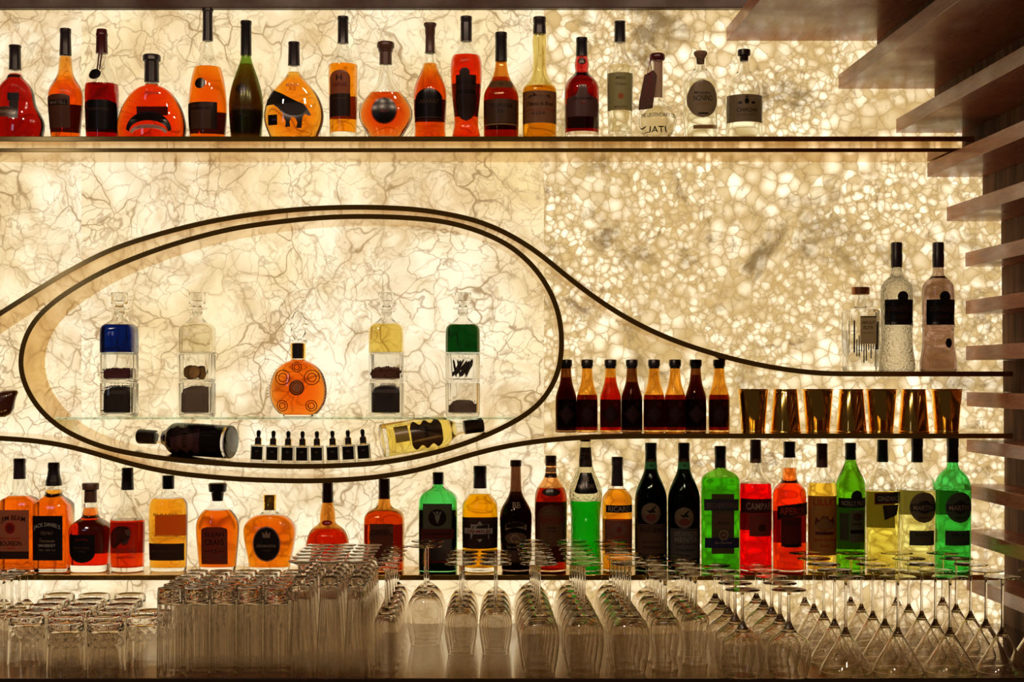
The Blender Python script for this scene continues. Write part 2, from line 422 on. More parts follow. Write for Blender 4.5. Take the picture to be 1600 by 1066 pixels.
def ribbon(name, pxpts, label, closed=False, th=TH, depth=SF):
    pts = [(WX(x, SF), WZ(y, SF)) for x, y in pxpts]
    pts = smoothp(catmull(pts, 6, closed), 12, closed); n = len(pts); V, F = [], []
    sect = [(-th/2, -.001), (-th/2, depth), (th/2, depth), (th/2, -.001)]
    for i, (x, z) in enumerate(pts):
        a = pts[i-1] if (closed or i) else pts[0]; b = pts[(i+1) % n] if (closed or i < n-1) else pts[-1]
        tx, tz = b[0]-a[0], b[1]-a[1]; l = math.hypot(tx, tz); nx, nz = -tz/l, tx/l
        for o_, y in sect: V.append((x+nx*o_, y, z+nz*o_))
    m = 4
    for i in range(n if closed else n-1):
        for k in range(m):
            a, b = i*m+k, i*m+(k+1) % m; c, d = ((i+1) % n)*m+(k+1) % m, ((i+1) % n)*m+k; F.append((a, b, c, d))
    if not closed: F += [tuple(range(m-1, -1, -1)), tuple((n-1)*m+k for k in range(m))]
    o = link(name, mesh(V, F, True, angle=30), BRONZE); tag(o, label, 'shelf'); return pts
upper = [(-60, 530), (0, 490), (43, 463), (86, 436), (129, 412), (172.5, 390.6), (216, 375.5), (259, 363), (302, 352), (345, 343), (388, 336), (431, 330.5), (484, 326), (536, 324), (580, 324),
         (622, 325.5), (655, 328), (687, 332.5), (720, 339), (752, 347.5), (795, 366), (838, 393), (870, 419), (906, 448), (952.5, 481), (999, 508), (1045, 529), (1091, 545.5), (1137, 559), (1184, 570),
         (1230, 578), (1276, 583), (1322, 584.5), (1400, 584.5), (1583, 584.5)]
lower = [(-60, 682), (0, 685), (43, 688), (86, 693.5), (129, 703), (172.5, 716), (216, 728), (259, 737), (302, 743), (367, 748.5), (410, 750.5), (450, 751.5), (490, 751.8), (536, 750), (570, 747.5), (601, 744), (644, 736.6), (687, 725.5),
         (730, 712.5), (773.5, 701), (817, 693), (860, 687.5), (906, 684), (950, 682.3), (1000, 681.7), (1100, 681.5), (1300, 681.5), (1583, 681.5)]
loop = [(450, 345), (388, 353), (345, 361.5), (302, 372.5), (259, 385.5), (216, 401), (172.5, 419), (129, 442), (86, 470), (56, 498.5), (39, 528.6), (32.5, 559), (33.7, 582), (41, 606), (56, 632), (78, 656), (108, 677),
        (151, 695.5), (194, 707), (259, 717), (302, 721.5), (366, 726), (410, 728), (450, 729), (495, 729), (536, 727.5), (570, 725.5), (601, 722.5), (644, 715.5), (687, 705.5), (730, 692), (773.5, 674.5), (816, 652), (847, 627), (868, 593), (876.5, 559), (877.5, 524),
        (872, 486), (855.5, 447), (829.6, 412), (795, 383), (752, 362.5), (709, 349.5), (666, 342.5), (601, 338.5), (536, 338.5), (493, 341)]
ribbon('ribbon_shelf', upper, 'bronze ribbon sweeping over the loop and down to the short vodka shelf')
low_pts = ribbon('ribbon_shelf', lower, 'bronze ribbon dipping under the loop and carrying the gold cups')
loop_pts = ribbon('loop_shelf', loop, 'closed pear-shaped bronze loop enclosing the decanters', True)
def straight(y0, y1, x1, label, x0=-420, name='wall_shelf'):
    V, F = box(WX(x0, SF), WX(x1, SF), SF, -.001, 0, WZ(y0, SF)-WZ(y1, SF)); o = link(name, mesh(V, F, False), BRONZE, loc=(0, 0, WZ(y1, SF))); bevelled(o, .0012); tag(o, label, 'shelf')
straight(213, 221, 1523, 'long straight bronze top shelf carrying the brandy bottles')
straight(231.5, 238, 1518, 'second bronze bar running just under the top shelf')
straight(898.5, 907, 1560, 'long bronze bottom shelf carrying the whisky and liqueur bottles')
def loop_inside(x, top=False):      # height of the loop's inner face at world x
    best = None
    n = len(loop_pts)
    for i in range(n):
        a, b = loop_pts[i], loop_pts[(i+1) % n]
        if (a[0]-x)*(b[0]-x) <= 0 and a[0] != b[0]:
            z = a[1]+(b[1]-a[1])*(x-a[0])/(b[0]-a[0]); sl = math.atan2(abs(b[1]-a[1])*(1 if (b[1]-a[1])*(b[0]-a[0]) > 0 else -1), abs(b[0]-a[0]))
            if best is None or z < best[0]: best = (z, sl)
    return best[0]+TH/2/math.cos(best[1]), best[1]
ZG = WZ(652.5, SF)
V, F = box(WX(84, SF), WX(809, SF), -.17, -.004, -.0055, 0)
o = link('glass_shelf', mesh(V, F, False), glass('shelf_glass', (.80, .95, .86), 1.5), loc=(0, 0, ZG)); bevelled(o, .0006, 1); tag(o, 'clear glass shelf spanning the loop under the decanters', 'shelf')

Z_TOP, Z_MU, Z_ML, Z_LOW = WZ(213, SF), WZ(584.5, SF)+TH/2, WZ(681.5, SF)+TH/2, WZ(898.5, SF)
# ---------------------------------------------------------------- liquids and papers
AMBER = (.97, .36, .02); ORANGE = (.93, .22, .008); REDOR = (.88, .10, .004); DEEPRED = (.50, .012, .004); PALE = (.98, .82, .30)
CR, TAN, BRN, DK, BLK = (.62, .48, .34), (.42, .30, .20), (.16, .08, .045), (.045, .025, .02), (.012, .010, .012)
GLD = (.55, .38, .14); RD = (.45, .03, .02); WHT = (.75, .70, .62); INK = (.02, .012, .01); BLU = (.03, .03, .12)

def bottle(px, z, prof, cap, capm, label, g=None, liq=None, fill=None, dr=1.0, n=2.0, front=(), back=(), name='liquor_bottle', extra=None, group=None, t=.0026, bt=.006, smooth=2, seal=None, neck=None, mod=None, imod=None):
    Y = -.10
    b = Bottle(z, prof, dr, n, t, bt, smooth=smooth, mod=mod, imod=imod)
    r = root(name, (WX(px, Y), Y, z), label, 'bottle', group)
    b.body(r, g or CLEAR)
    if liq: b.fill(r, liquid(liq), fill)
    b.cap(r, capm, cap)
    if front: b.label(r, front)
    if back: b.label(r, back, side=1, name='back_label')
    if neck: b.label(r, neck, name='neck_label')
    if seal: b.label(r, seal, name='seal')
    if extra: extra(b, r)
    return r, b
G1 = 'brandy and spirit bottles on the top shelf'
bot = 221
# 1 wavy flask
bottle(23.5, Z_TOP, [(109, 8.6), (117, 9.5), (124, 14), (134, 24), (144, 29.5), (158, 31), (169, 34), (180, 41), (192, 46.5), (205, 46), (bot, 42)], [(71, 9.6), (74, 9.6), (75, 8.9), (90, 9), (109.5, 9.6)], DARKCAP,
       'wavy-sided flask of dark red brandy with black cap, at the top shelf left end', liq=DEEPRED, fill=116, dr=.5, n=2.2, t=.004,
       front=[('rect', 3, 148, 160, 9, BLK), ('rect', 4, 160, 188, 7, DK), ('oval', -10, 169, 186, 18, BRN), ('T', 'HENNESSY', -10, 177.5, 5, 26, CR)], seal=[('rect', 0, 118, 123, 10, DK)], group=G1)
# 2
bottle(102.3, Z_TOP, [(86, 7.8), (92, 9.8), (108, 10.5), (118, 12.5), (127, 17.5), (136, 23.5), (146, 27), (164, 27), (bot, 22)], [(45, 8.8), (52, 8.8), (53, 8.3), (70, 8.8), (87, 9.4)], DARKCAP,
       'tall-necked bottle of orange brandy with dark trapezoid label, second on top shelf', liq=ORANGE, fill=89, dr=.95,
       front=[('lowarch', -6, 151, 203, 19, BRN), ('rect', -6, 160, 168, 15, INK), ('T', 'MARTELL', -6, 164, 5, 27, TAN)], back=[('rect', 0, 160, 204, 19, DK)], group=G1)
# 3
def hanging_seal(b, r):
    V, F = [], []
    for i in range(2):
        x = -.004+.006*i
        V += [(x, -b.wat(b.h(86))-.0015, b.h(84)), (x+.004, -b.wat(b.h(86))-.0015, b.h(84)), (x+.002, -b.wat(b.h(112))*.85-.004, b.h(112)), (x-.002, -b.wat(b.h(112))*.85-.004, b.h(112))]
        k = 4*i; F.append((k, k+3, k+2, k+1))
    link('ribbon', mesh(V, F, False), REDCAP, r)
bottle(159, Z_TOP, [(83, 8.2), (90, 9), (100, 12.5), (112, 18.5), (124, 23.5), (136, 26), (160, 26), (bot, 24)], [(46, 8), (52, 8.6), (53, 9.2), (56, 9.2), (57, 8.6), (84, 9.3)], REDCAP,
       'brandy bottle with burgundy capsule and round black seal hanging on its shoulder', liq=DEEPRED, fill=132.5, front=[('lowarch', 0, 160, 205, 25, BLK), ('T', 'COURVOISIER', 0, 174, 4, 34, BRN)], back=[('rect', 0, 163, 204, 22, DK)],
       seal=[('oval', -6, 111, 128, 10, BLK)], extra=hanging_seal, group=G1)
# 4
bottle(237, Z_TOP, [(128, 9.8), (134, 10.5), (138, 22), (146, 32), (158, 41), (172, 48.5), (188, 53), (203, 54.5), (bot, 52)], [(86, 13), (88, 14), (95, 14), (97, 11.4), (110, 11.2), (129, 11.6)], DARKCAP,
       'squat domed decanter bottle of orange-red brandy with a dark crescent label', liq=REDOR, fill=133.5, dr=.45, n=2.3, t=.004,
       front=[('P', [(35*math.cos(a), 206-28*math.sin(a)) for a in [i*PI/16 for i in range(17)]]+[(30*math.cos(a), 209-17*math.sin(a)) for a in [PI-i*PI/16 for i in range(17)]], BLK),
              ('P', [(29*math.cos(a), 210-12*math.sin(a)) for a in [i*PI/12 for i in range(13)]]+[(25*math.cos(a), 212-8*math.sin(a)) for a in [PI-i*PI/12 for i in range(13)]], WHT), ('T', 'Hennessy', 6, 149, 6, 22, REDCAP)],
       back=[('rect', -2, 166, 180, 22, DK)], group=G1)
# 5
bottle(324.5, Z_TOP, [(63, 7), (72, 7.4), (80, 9), (92, 15), (104, 20), (120, 24.5), (140, 28), (165, 30), (190, 29.5), (bot, 27)], [(13.5, 8.8), (18, 8.8), (19, 7.6), (40, 7.6), (64.5, 8.2)], DARKCAP,
       'tallest amber brandy bottle, long black cap and small round dark seal', liq=AMBER, fill=106,
       front=[('rect', -6, 164, 206, 25, DK), ('T', 'REMY MARTIN', -6, 170, 4.5, 36, BRN), ('rect', -6, 176, 205, 16, BRN)], back=[('rect', 0, 172, 205, 24, DK)], seal=[('oval', -7, 126, 143, 8.5, BLK)], group=G1)
# 6 frosted dark green
bottle(384.5, Z_TOP, [(86, 7.4), (92, 8), (102, 11), (114, 15.5), (130, 21), (148, 25.3), (165, 26.8), (190, 25.8), (bot, 23)], [(33, 8.8), (38, 8.8), (39, 8.2), (87, 8.6)], BLACK,
       'frosted dark green brandy bottle with long black capsule', g=glass('frosted_green', (.16, .30, .03), 1.45, .22), liq=(.52, .16, .03), fill=101,
       front=[('T', 'REMY MARTIN', 0, 172, 7, 44, BRN), ('T', 'VSOP', 0, 184, 4, 18, DK)], back=[('rect', 0, 168, 206, 20, DK)], seal=[('oval', -4, 135, 150, 8.5, DK)], group=G1)
# 7 panther flask
PAN = [(-39, 147), (-31, 142), (-17, 149), (-4, 156), (8, 162), (18, 166), (24, 174), (29, 183), (24, 184), (20, 181), (16, 186), (15, 195), (14, 203), (6, 203), (8, 195), (5, 188), (-1, 186), (-4, 193), (-3, 201), (-11, 202), (-10, 193), (-15, 181), (-22, 172), (-30, 166), (-42, 167), (-42, 158)]
bottle(459.3, Z_TOP, [(102, 8.8), (112, 9.3), (118, 11), (126, 17.5), (136, 27), (148, 37), (162, 43.5), (178, 47), (193, 46), (207, 41), (bot, 35)], [(66, 9), (70, 9), (71, 8.6), (103, 9.4)], DARKCAP,
       'round flask of orange brandy with black leaping big-cat relief', liq=AMBER, fill=113.5, dr=.45, n=2.1, t=.004,
       front=[('T', 'MEUKOW', 0, 136, 4.5, 20, RD), ('T', 'X.O', 0, 141.5, 6, 11, RD), ('P', PAN, BLACK), ('rect', -31, 182, 198, 7.5, BLK), ('T', 'MEUKOW', -31, 190, 3, 9, (.2, .12, .5))], group=G1)
# 8
bottle(536, Z_TOP, [(67, 7.6), (74, 9), (84, 13), (94, 18.5), (101, 22.3), (106, 22.8), (150, 22.4), (bot, 21)], [(26, 8.6), (31, 8.8), (32, 8.2), (64, 8.4), (68, 8.9)], DARKCAP,
       'slim bottle of yellow-amber brandy with brown arched label reading H', liq=(.97, .45, .03), fill=102, bt=.02, smooth=1,
       front=[('arch', -3, 113, 150.5, 16, (.42, .16, .07)), ('rect', -3, 150, 185, 16, DK), ('T', 'H', -4, 125, 9, 9, INK), ('T', 'HINE', -3, 136, 6.5, 23, (.20, .03, .03)), ('T', 'COGNAC', -3, 157, 3, 20, BRN)], back=[('rect', 0, 148, 184, 20, (.22, .05, .02))], group=G1)
# 9
bottle(602.6, Z_TOP, [(100, 9), (112, 9.6), (124, 11), (136, 16), (146, 25), (158, 35), (170, 41), (181, 42.3), (194, 38.5), (206, 31), (bot, 22)], [(66, 12.5), (68, 13.6), (74, 13.6), (77, 11.5), (81, 11), (82, 9.6), (101, 9.8)], BROWNCAP,
       'globe-shaped decanter bottle with flared stopper and oval dark XO label', liq=REDOR, fill=146, dr=.5, t=.0075, bt=.012,
       front=[('oval', -1, 155, 197, 20, (.25, .05, .02)), ('oval', -1, 157, 195, 17.5, BLK), ('T', 'XO', -1, 176, 5.5, 12, RD), ('T', 'GODET', -1, 168, 3.5, 15, BRN)], group=G1)
# 10
bottle(672, Z_TOP, [(82, 8.4), (98, 9.6), (108, 12.5), (122, 19), (134, 24), (145, 26), (158, 26), (195, 24), (203, 24), (bot, 25.5)], [(36.5, 10), (39, 10.2), (44, 8), (54, 7.8), (55, 7.2), (80, 7.6), (83.5, 8.8)], BROWNCAP,
       'brandy bottle with flared brown stopper and black arched label', liq=ORANGE, fill=100,
       front=[('arch', -1, 142, 190, 20.5, BLK), ('T', 'ARARAT', -1, 162.5, 6, 32, BRN), ('rect', -1, 186, 187.5, 20, BRN)], back=[('rect', 0, 152, 188, 21, DK)], group=G1)
# 11
bottle(728.5, Z_TOP, [(64, 8), (74, 11.5), (82, 17), (90, 22.5), (102, 24.6), (125, 24.3), (155, 22), (180, 19.2), (196, 18.8), (205, 20.5), (bot, 24)], [(26, 9.1), (33, 9.1), (34, 8.6), (37, 9), (65, 8.9)], DARKCAP,
       'bottle with body narrowing downward and long dark shield label', liq=REDOR, fill=88,
       front=[('oval', -2, 110, 126, 8, DK), ('shield', 0, 121, 192, 15.5, DK), ('T', 'METAXA', -1, 133, 7, 30, INK), ('rect', 0, 144, 150, 14, INK)], back=[('rect', 0, 127, 180, 16, DK)], group=G1)
# 12
AMBG = glass('amber_bottle_glass', (.62, .20, .02))
bottle(783, Z_TOP, [(95, 8.6), (104, 9.3), (116, 11.5), (128, 16), (138, 23), (147, 27), (160, 27.8), (bot, 27)], [(51, 9.4), (60, 9.4), (61, 9), (96.5, 9.4)], BLACK,
       'brown brandy bottle with black cap, gold neck label and brown label', g=AMBG, liq=(.60, .12, .01), fill=122,
       front=[('rect', 0, 159, 196, 26.6, BRN), ('T', 'TORRES', 0, 169, 5.5, 36, INK), ('T', '10', 0, 177.5, 7, 10, INK), ('rect', 0, 197, 199, 26.6, GLD)], back=[('rect', 0, 160, 200, 22, DK)], neck=[('lowarch', 0, 129, 141, 18, (.30, .17, .06)), ('T', '10', 0, 135, 3.5, 6, INK)], group=G1)
# 13
OLV = glass('olive_glass', (.75, .62, .22))
bottle(843, Z_TOP, [(52, 9.8), (64, 10.9), (76, 10.5), (92, 9.7), (108, 10.6), (120, 12.5), (128, 17.5), (135, 24), (141, 26.6), (150, 26.8), (bot, 26.5)], [(27, 10), (35, 10), (36, 9.4), (42, 9.8), (53.5, 10.3)], DARKCAP,
       'olive glass bottle with tall wavy neck and tan castle label', g=OLV, liq=(.93, .55, .08), fill=137,
       front=[('rect', 0, 146, 196, 26, (.33, .19, .10)), ('T', 'Château du Breuil', 0, 166, 6, 45, INK), ('P', [(-18, 158), (-15, 152), (-12, 154), (-9, 148), (-5, 154), (2, 153), (10, 154), (14, 151), (17, 158)], BRN), ('rect', 0, 175.5, 176.3, 26, RD), ('T', 'V.S.O.P.', -2, 181, 5, 22, INK)], group=G1)
# 14
bottle(909, Z_TOP, [(87, 8.8), (93, 10), (100, 11.4), (107, 10.8), (113, 9.6), (119, 15), (126, 22), (134, 26.3), (145, 27.3), (bot, 27)], [(59, 8.9), (66, 9), (67, 8.5), (88.5, 9.3)], BLACK,
       'port bottle with bulging dark red neck and wide crested brown label', liq=(.40, .004, .003), fill=88, bt=.02,
       front=[('crest', 0, 137, 186, 24, (.20, .10, .09)), ('T', "GRAHAM'S", 0, 158, 4.5, 30, INK), ('T', '10', 0, 164.5, 4.5, 8, RD)], back=[('rect', 0, 160, 198, 22, DK)], neck=[('oval', 0, 92, 103, 6, (.12, .03, .02))], group=G1)
# 15
bottle(968.5, Z_TOP, [(65, 8), (80, 8.6), (88, 13), (96, 18.5), (104, 20.3), (150, 20), (bot, 18)], [(33.5, 8.6), (36, 8.8), (37, 8.3), (66.5, 8.8)], BLACK,
       'tall clear grappa bottle with pale green label and orange dot', liq=(.97, .96, .85), fill=104, bt=.022,
       front=[('rect', 0, 116.5, 175, 19.6, (.42, .38, .20)), ('T', 'MAROLO', 0, 125, 5, 15, INK), ('T', 'Grappa', 0, 135, 5.5, 18, BRN), ('oval', 0, 149, 158, 4.4, (.55, .18, .05)), ('T', 'MOSCATO', 0, 170, 3, 20, BRN), ('rect', 0, 174, 175, 19.6, GLD)], group=G1)
# 16 globe with tag
def tagged(b, r):
    V, F = [], []
    P = [(-31, 175), (-30, 162), (-22, 121), (-8, 113), (-2, 121), (-6, 150), (-9, 173)]
    for k, y in ((0, -.030), (1, -.0285)):
        V += [(x/b.K, y, b.h(p)) for x, p in P]
    n = len(P); F = [tuple(range(n-1, -1, -1)), tuple(range(n, 2*n))]+[(i, (i+1) % n, n+(i+1) % n, n+i) for i in range(n)]
    link('paper_tag', mesh(V, F, False), paper((.17, .07, .045)), r)
    V, F = [], []
    for pts in ([(-11, 88, -.012), (-12, 100, -.018), (-10, 116, -.0315), (-13, 126, -.0315), (-22, 158, -.0315)], [(-11, 88, -.012), (-14, 106, -.020), (-18, 120, -.0315), (-12, 117, -.032), (-11, 158, -.0315)],
                [(-11, 89, -.012), (-6, 97, -.019), (6, 98, -.018), (12, 92, -.008), (4, 88, .017)]):
        pp = [Vector((x/b.K, d, b.h(y))) for x, y, d in pts]; pp = [Vector(q) for q in chaikin([tuple(q) for q in pp], 2)]; rings_ = []
        for i, p in enumerate(pp):
            t = (pp[min(i+1, len(pp)-1)]-pp[max(i-1, 0)]).normalized(); u = t.cross(Vector((0, 1, .3))).normalized(); v = t.cross(u)
            rings_.append([tuple(p+.0009*(math.cos(a)*u+math.sin(a)*v)) for a in [k*PI/3 for k in range(6)]])
        loft(rings_, True, True, V, F)
    link('cord', mesh(V, F), principled('red_cord', (.16, .008, .01), .6), r)
bottle(1027, Z_TOP, [(94, 9.3), (110, 9.6), (150, 9), (158, 10), (164, 16), (172, 24), (182, 29.8), (192, 31), (203, 27.5), (212, 22), (bot, 17)], [(84, 10.5), (87, 12.2), (92, 12.2), (95, 10.6)], REDCAP,
       'clear globe bottle with long neck and brown paper tag on red cord', liq=(.98, .97, .93), fill=168,
       front=[('T', 'THE LEGENDARY CRU', 0, 184, 6.5, 66, INK)], back=[('T', 'ITALY', 0, 192, 8, 19, INK)], neck=[('rect', 1, 96, 154, 6.5, (.50, .33, .25))], extra=tagged, group=G1)
# 17
bottle(1094.5, Z_TOP, [(92, 8.2), (108, 9), (113, 14), (119, 21.5), (127, 25.8), (136, 26.4), (bot, 26)], [(80.5, 9.5), (82, 10.6), (85, 10.4), (89, 8), (91, 6.6), (100, 5.8)], CORK,
       'clear grappa bottle with flared cork and big oval grey label', liq=(.97, .97, .90), fill=127,
       front=[('oval', 0.5, 129, 188, 23.5, (.36, .26, .18)), ('T', 'Moscato', 0, 149, 5, 25, INK), ('T', 'NONINO', 1, 157.5, 8.5, 30, INK), ('T', 'GRAPPA', 1, 166.5, 5, 23, (.35, .2, .05)), ('rect', 1, 180, 182.5, 8, INK)],
       back=[('rect', 12, 193, 199, 14, BRN)], group=G1)
# 18
bottle(1162.5, Z_TOP, [(89, 8.6), (112, 9.8), (118, 16), (126, 24), (135, 28), (145, 28.6), (bot, 28.3)], [(78, 9.8), (80, 10), (87, 10), (88, 7), (96, 6.4)], DARKCAP,
       'clear wide-shouldered bottle with torn grey label, the bottle under the widest board', liq=(.97, .97, .90), fill=160,
       front=[('rect', 0, 152, 194.5, 27.8, (.30, .22, .15)), ('T', 'CHACHA', 1, 176, 6, 33, INK), ('oval', 0, 158, 167, 3.5, INK), ('oval', -10, 163, 167, 3, INK), ('oval', 10, 163, 167, 3, INK), ('oval', 0, 154, 158, 2.5, BRN), ('T', 'GRAPE SPIRIT', 0, 184, 2.5, 30, BRN)], group=G1)

# ---------------------------------------------------------------- vodka shelf
def stripes(b, r):
    V, F = [], []; rnd = random.Random(3); d = b.sec(b.wat(.05), .05)[0]
    for i in range(13):
        x = (-22+3.6*i)/b.K; a, c = (rnd.uniform(490, 530), rnd.uniform(545, 570))
        box(x, x+.0028, d-.0035, d-.003, b.h(c), b.h(a), V, F)
    link('stripe_print', mesh(V, F, False), principled('blue_black_print', (.01, .012, .035), .3), r)
bottle(1344.7, Z_MU, [(460, 8.2), (478, 8.8), (481, 10), (484, 22), (487, 26), (490, 26.6), (530, 26), (577, 25), (583, 25)], [(449, 14), (450, 14), (460.5, 13.6)], COPPER,
       'short square clear vodka bottle with copper cap and striped back', liq=(.98, .97, .95), fill=489, n=7, bt=.012, smooth=1,
       front=[('rect', 6, 495, 538, 12.5, (.72, .56, .34)), ('T', 'ABSOLUT', 6, 505, 4.5, 20, INK), ('T', 'ELYX', 6, 512.5, 5, 15, INK), ('T', 'SINGLE ESTATE', 6, 521, 2, 17, BRN), ('rect', 6, 495, 497, 12, INK)], extra=stripes)
FROST = glass('embossed_clear', (.93, .92, .84), 1.47, .03, 1.0, 170); PINKG = glass('pinkish_glass', (.55, .44, .40), 1.47, .03)
for k, (px, g, lb) in enumerate([(1401, FROST, 'pebble-textured clear vodka bottle with black label, middle of the three vodkas'), (1466, PINKG, 'pinkish smoked vodka bottle with black label beside the timber boards')]):
    bottle(px, Z_MU, [(417, 8), (430, 9), (436, 15), (442, 21), (449, 24.6), (470, 24.8), (505, 24), (507, 25.5), (511, 25.5), (513, 24), (535, 24.2), (552, 26), (566, 28.5), (583, 28.5)], [(379, 8.4), (382, 9), (396, 8.6), (398, 9.2), (418, 8.8)], DARKCAP,
           lb, g=g, liq=(.98, .97, .95) if k == 0 else (.85, .76, .74), fill=432, smooth=1,
           front=[('rect', 1, 469, 508.5, 22.5, BLK), ('oval', 4, 456, 474, 8.5, BLK), ('T', 'STANDARD', 1, 484, 8, 40, BRN), ('T', 'VODKA', 1, 496, 5, 22, BRN)]+([('oval', 10, 529, 544, 5.5, BLK)] if k else []))

# ---------------------------------------------------------------- amber bitters bottles and gold cups
bit = [(884.5, 590, 0), (917.4, 617, 1), (953.9, 590, 2), (987.2, 597, 0), (1021.9, 617, 1), (1054.7, 617, 1), (1087, 586, 0), (1123.6, 617, 1)]
AG = glass('amber_glass', (.80, .34, .03)); AGD = glass('dark_amber_glass', (.14, .04, .008))
BL = ['end bottle of the eight little bitters, closest to the loop', 'second of eight small bitters bottles counting from the loop', 'small bitters bottle with bright red neck, third from the loop', 'very dark small bitters bottle, fourth from the loop',
      'amber-necked small bitters bottle, fifth from the loop', 'amber-necked small bitters bottle, sixth from the loop', 'dark full small bitters bottle, seventh from the loop', 'small bitters bottle standing next to the first gold cup']
for (px, fy, k), lb in zip(bit, BL):
    bottle(px, Z_ML, [(573, 7.6), (586, 8.4), (598, 9.6), (608, 12.6), (617, 15.6), (624, 16.6), (678, 16.6)], [(562, 8.8), (563.5, 9.6), (572.5, 9.4), (573, 8.2), (576, 8.2)], BLACK, lb, g=(AGD, AG, AG)[k], liq=((.10, .01, .01), (.20, .012, .004), (.60, .01, .004))[k], fill=fy,
           front=[('diamond', 0, 632, 662, 14, (.035, .012, .012)), ('diamond', 0, 636, 658, 11, (.06, .02, .02))], back=[('rect', 0, 625, 668, 13, DK)], name='bitters_bottle', group='small bitters bottles on the ribbon shelf')
def cup(inv, px, label):
    K = FPX/(DIST-.10); H = (VY-608)/K-Z_ML; rt, rb, t = 24.6/K, 18.6/K, .0012
    o = [(rb+.0006, 0), (rb+.0012, .0012), (rb+.0006, .003), (rb, .0038), (rb-.0002, .007), (rb+.0005, .008), (rt-.0016, H-.004), (rt, H-.003), (rt+.0004, H-.0015), (rt, H)]
    i = [(r-t, z) for r, z in ((rt, H), (rt-.0018, H-.004), (rb, .006))]
    V, F = lathe(o+i, 48)
    if inv: V = [(x, y, H-z) for x, y, z in V]; F = [f[::-1] for f in F]
    r = link('julep_cup', mesh(V, F, angle=50), GOLD, loc=(WX(px, -.1), -.10, Z_ML)); tag(r, label, 'cup', 'row of polished gold cups')
for i, px in enumerate([1176.8, 1227.3, 1277.7, 1330, 1377, 1427.5, 1478.9]):
    w_ = ['first', 'second', 'third', 'fourth', 'fifth', 'sixth', 'last'][i]
    cup(i % 2, px, ('upside-down gold cup, %s of the row from the bitters bottles' if i % 2 else 'upright gold julep cup, %s of the row from the bitters bottles') % w_)

# ---------------------------------------------------------------- decanter towers in the loop
FL = lambda a, z: -.012*abs(math.sin(8*a))
KD = FPX/(DIST-.10)
def jar(px, py0, py1, label):
    z0, z1 = (VY-py1)/KD, (VY-py0)/KD; H = z1-z0; wd = 26.8/KD; n = 5; sg = 80
    o = [(wd*.93, 0), (wd*.955, .0008), (wd*.96, .004), (wd, .006), (wd, H-.003), (wd*.985, H)]
    i = [(wd*.93, H), (wd-.0035, H-.003), (wd-.0038, .010), (wd-.006, .008)]
    V, F = loft([sring(a, a, n, z, sg) for a, z in o]+[sring(a, a, n, z, sg, FL) for a, z in i])
    o = link('glass_jar', mesh(V, F, angle=40), CRYSTAL, loc=(WX(px, -.1), -.1, z0)); tag(o, label, 'jar', 'stacked fluted glass jars'); return z0
def pile(px, z0, y_top, label, name, m, cat, grain=.002, mound=0, wk=.84, count=260):
    H = (VY-y_top)/KD-z0-.0105; wd = 26.8/KD*wk; rnd = random.Random(int(px)+int(y_top)); V, F = [], []
    V, F = loft([sring(wd*s_, wd*s_, 5, z, 24) for s_, z in ((.95, 0), (1, .002), (1, H*.75*(1-mound)), (.9, H*(.88-mound*.3)), (.5, H*.96), (.2, H*.98))])
    for i in range(count):
        x, y = rnd.uniform(-.93, .93)*wd, rnd.uniform(-.93, .93)*wd; q = max(abs(x), abs(y))/wd
        zt = H*(1-mound*q*q*1.0)-(.004*max(0, q-.5)); z = zt-grain*rnd.random()
        if i % 3 == 0: z = rnd.uniform(grain, max(grain*1.1, zt)); s_ = wd*.97/max(abs(x), abs(y), 1e-6); x, y = x*s_, y*s_
        b = len(V); g = grain*rnd.uniform(.7, 1.2)
        V += [(x+g*a, y+g*c, z+g*e*.8) for a, c, e in ((1, 0, 0), (-1, 0, 0), (0, 1, 0), (0, -1, 0), (0, 0, 1), (0, 0, -1))]
        F += [tuple(b+k for k in f) for f in ((0, 2, 4), (2, 1, 4), (1, 3, 4), (3, 0, 4), (2, 0, 5), (1, 2, 5), (3, 1, 5), (0, 3, 5))]
    o = link(name, mesh(V, F, False), m, loc=(WX(px, -.1), -.1, z0+.0105)); tag(o, label, cat, kind='stuff')
PROF_D = [(484, 7.6), (492, 8.2), (498, 10), (503, 15), (507, 21), (511, 25.2), (517, 27), (552, 27)]
def decanter(px, liq, fill, label):
    z = (VY-554)/KD; b = Bottle(z, PROF_D+[(554, 27)], 1, 5, .0032, .006, 80, imod=FL, smooth=1)
    r = root('decanter', (WX(px, -.1), -.1, z), label, 'decanter', 'stoppered decanters in the loop')
    b.body(r, CRYSTAL)
    if liq: b.fill(r, liquid(liq), fill)
    pts = [(484.5, 7.6), (484, 12), (483.3, 15.6), (481, 15.6), (480, 8), (478, 6), (475.5, 6.5), (475, 12), (474, 12.6), (458.5, 12.8), (457.5, 12.3)]
    pr = [(5.5/KD, b.h(494)), (7.2/KD, b.h(487))]+[(h/KD, b.h(y)) for y, h in pts]+[(11/KD, b.h(458.4)), (10.6/KD, b.h(470)), (2/KD, b.h(471))]
    V, F = loft([sring(a, a, 2, q, 40) for a, q in pr]); link('stopper', mesh(V, F, angle=35), CRYSTAL, r)
PX = [186.5, 308, 604, 723.3]
for px, l, f, w_ in zip(PX, [(.006, .10, .42), (.99, .97, .90), (.97, .86, .42), (.002, .20, .055)], [508, 507, 507, 508], ['deep blue liquid', 'no visible liquid', 'pale yellow liquid', 'emerald green liquid']):
    decanter(px, l, f, 'fluted glass decanter with stopper and %s, topping its tower' % w_)
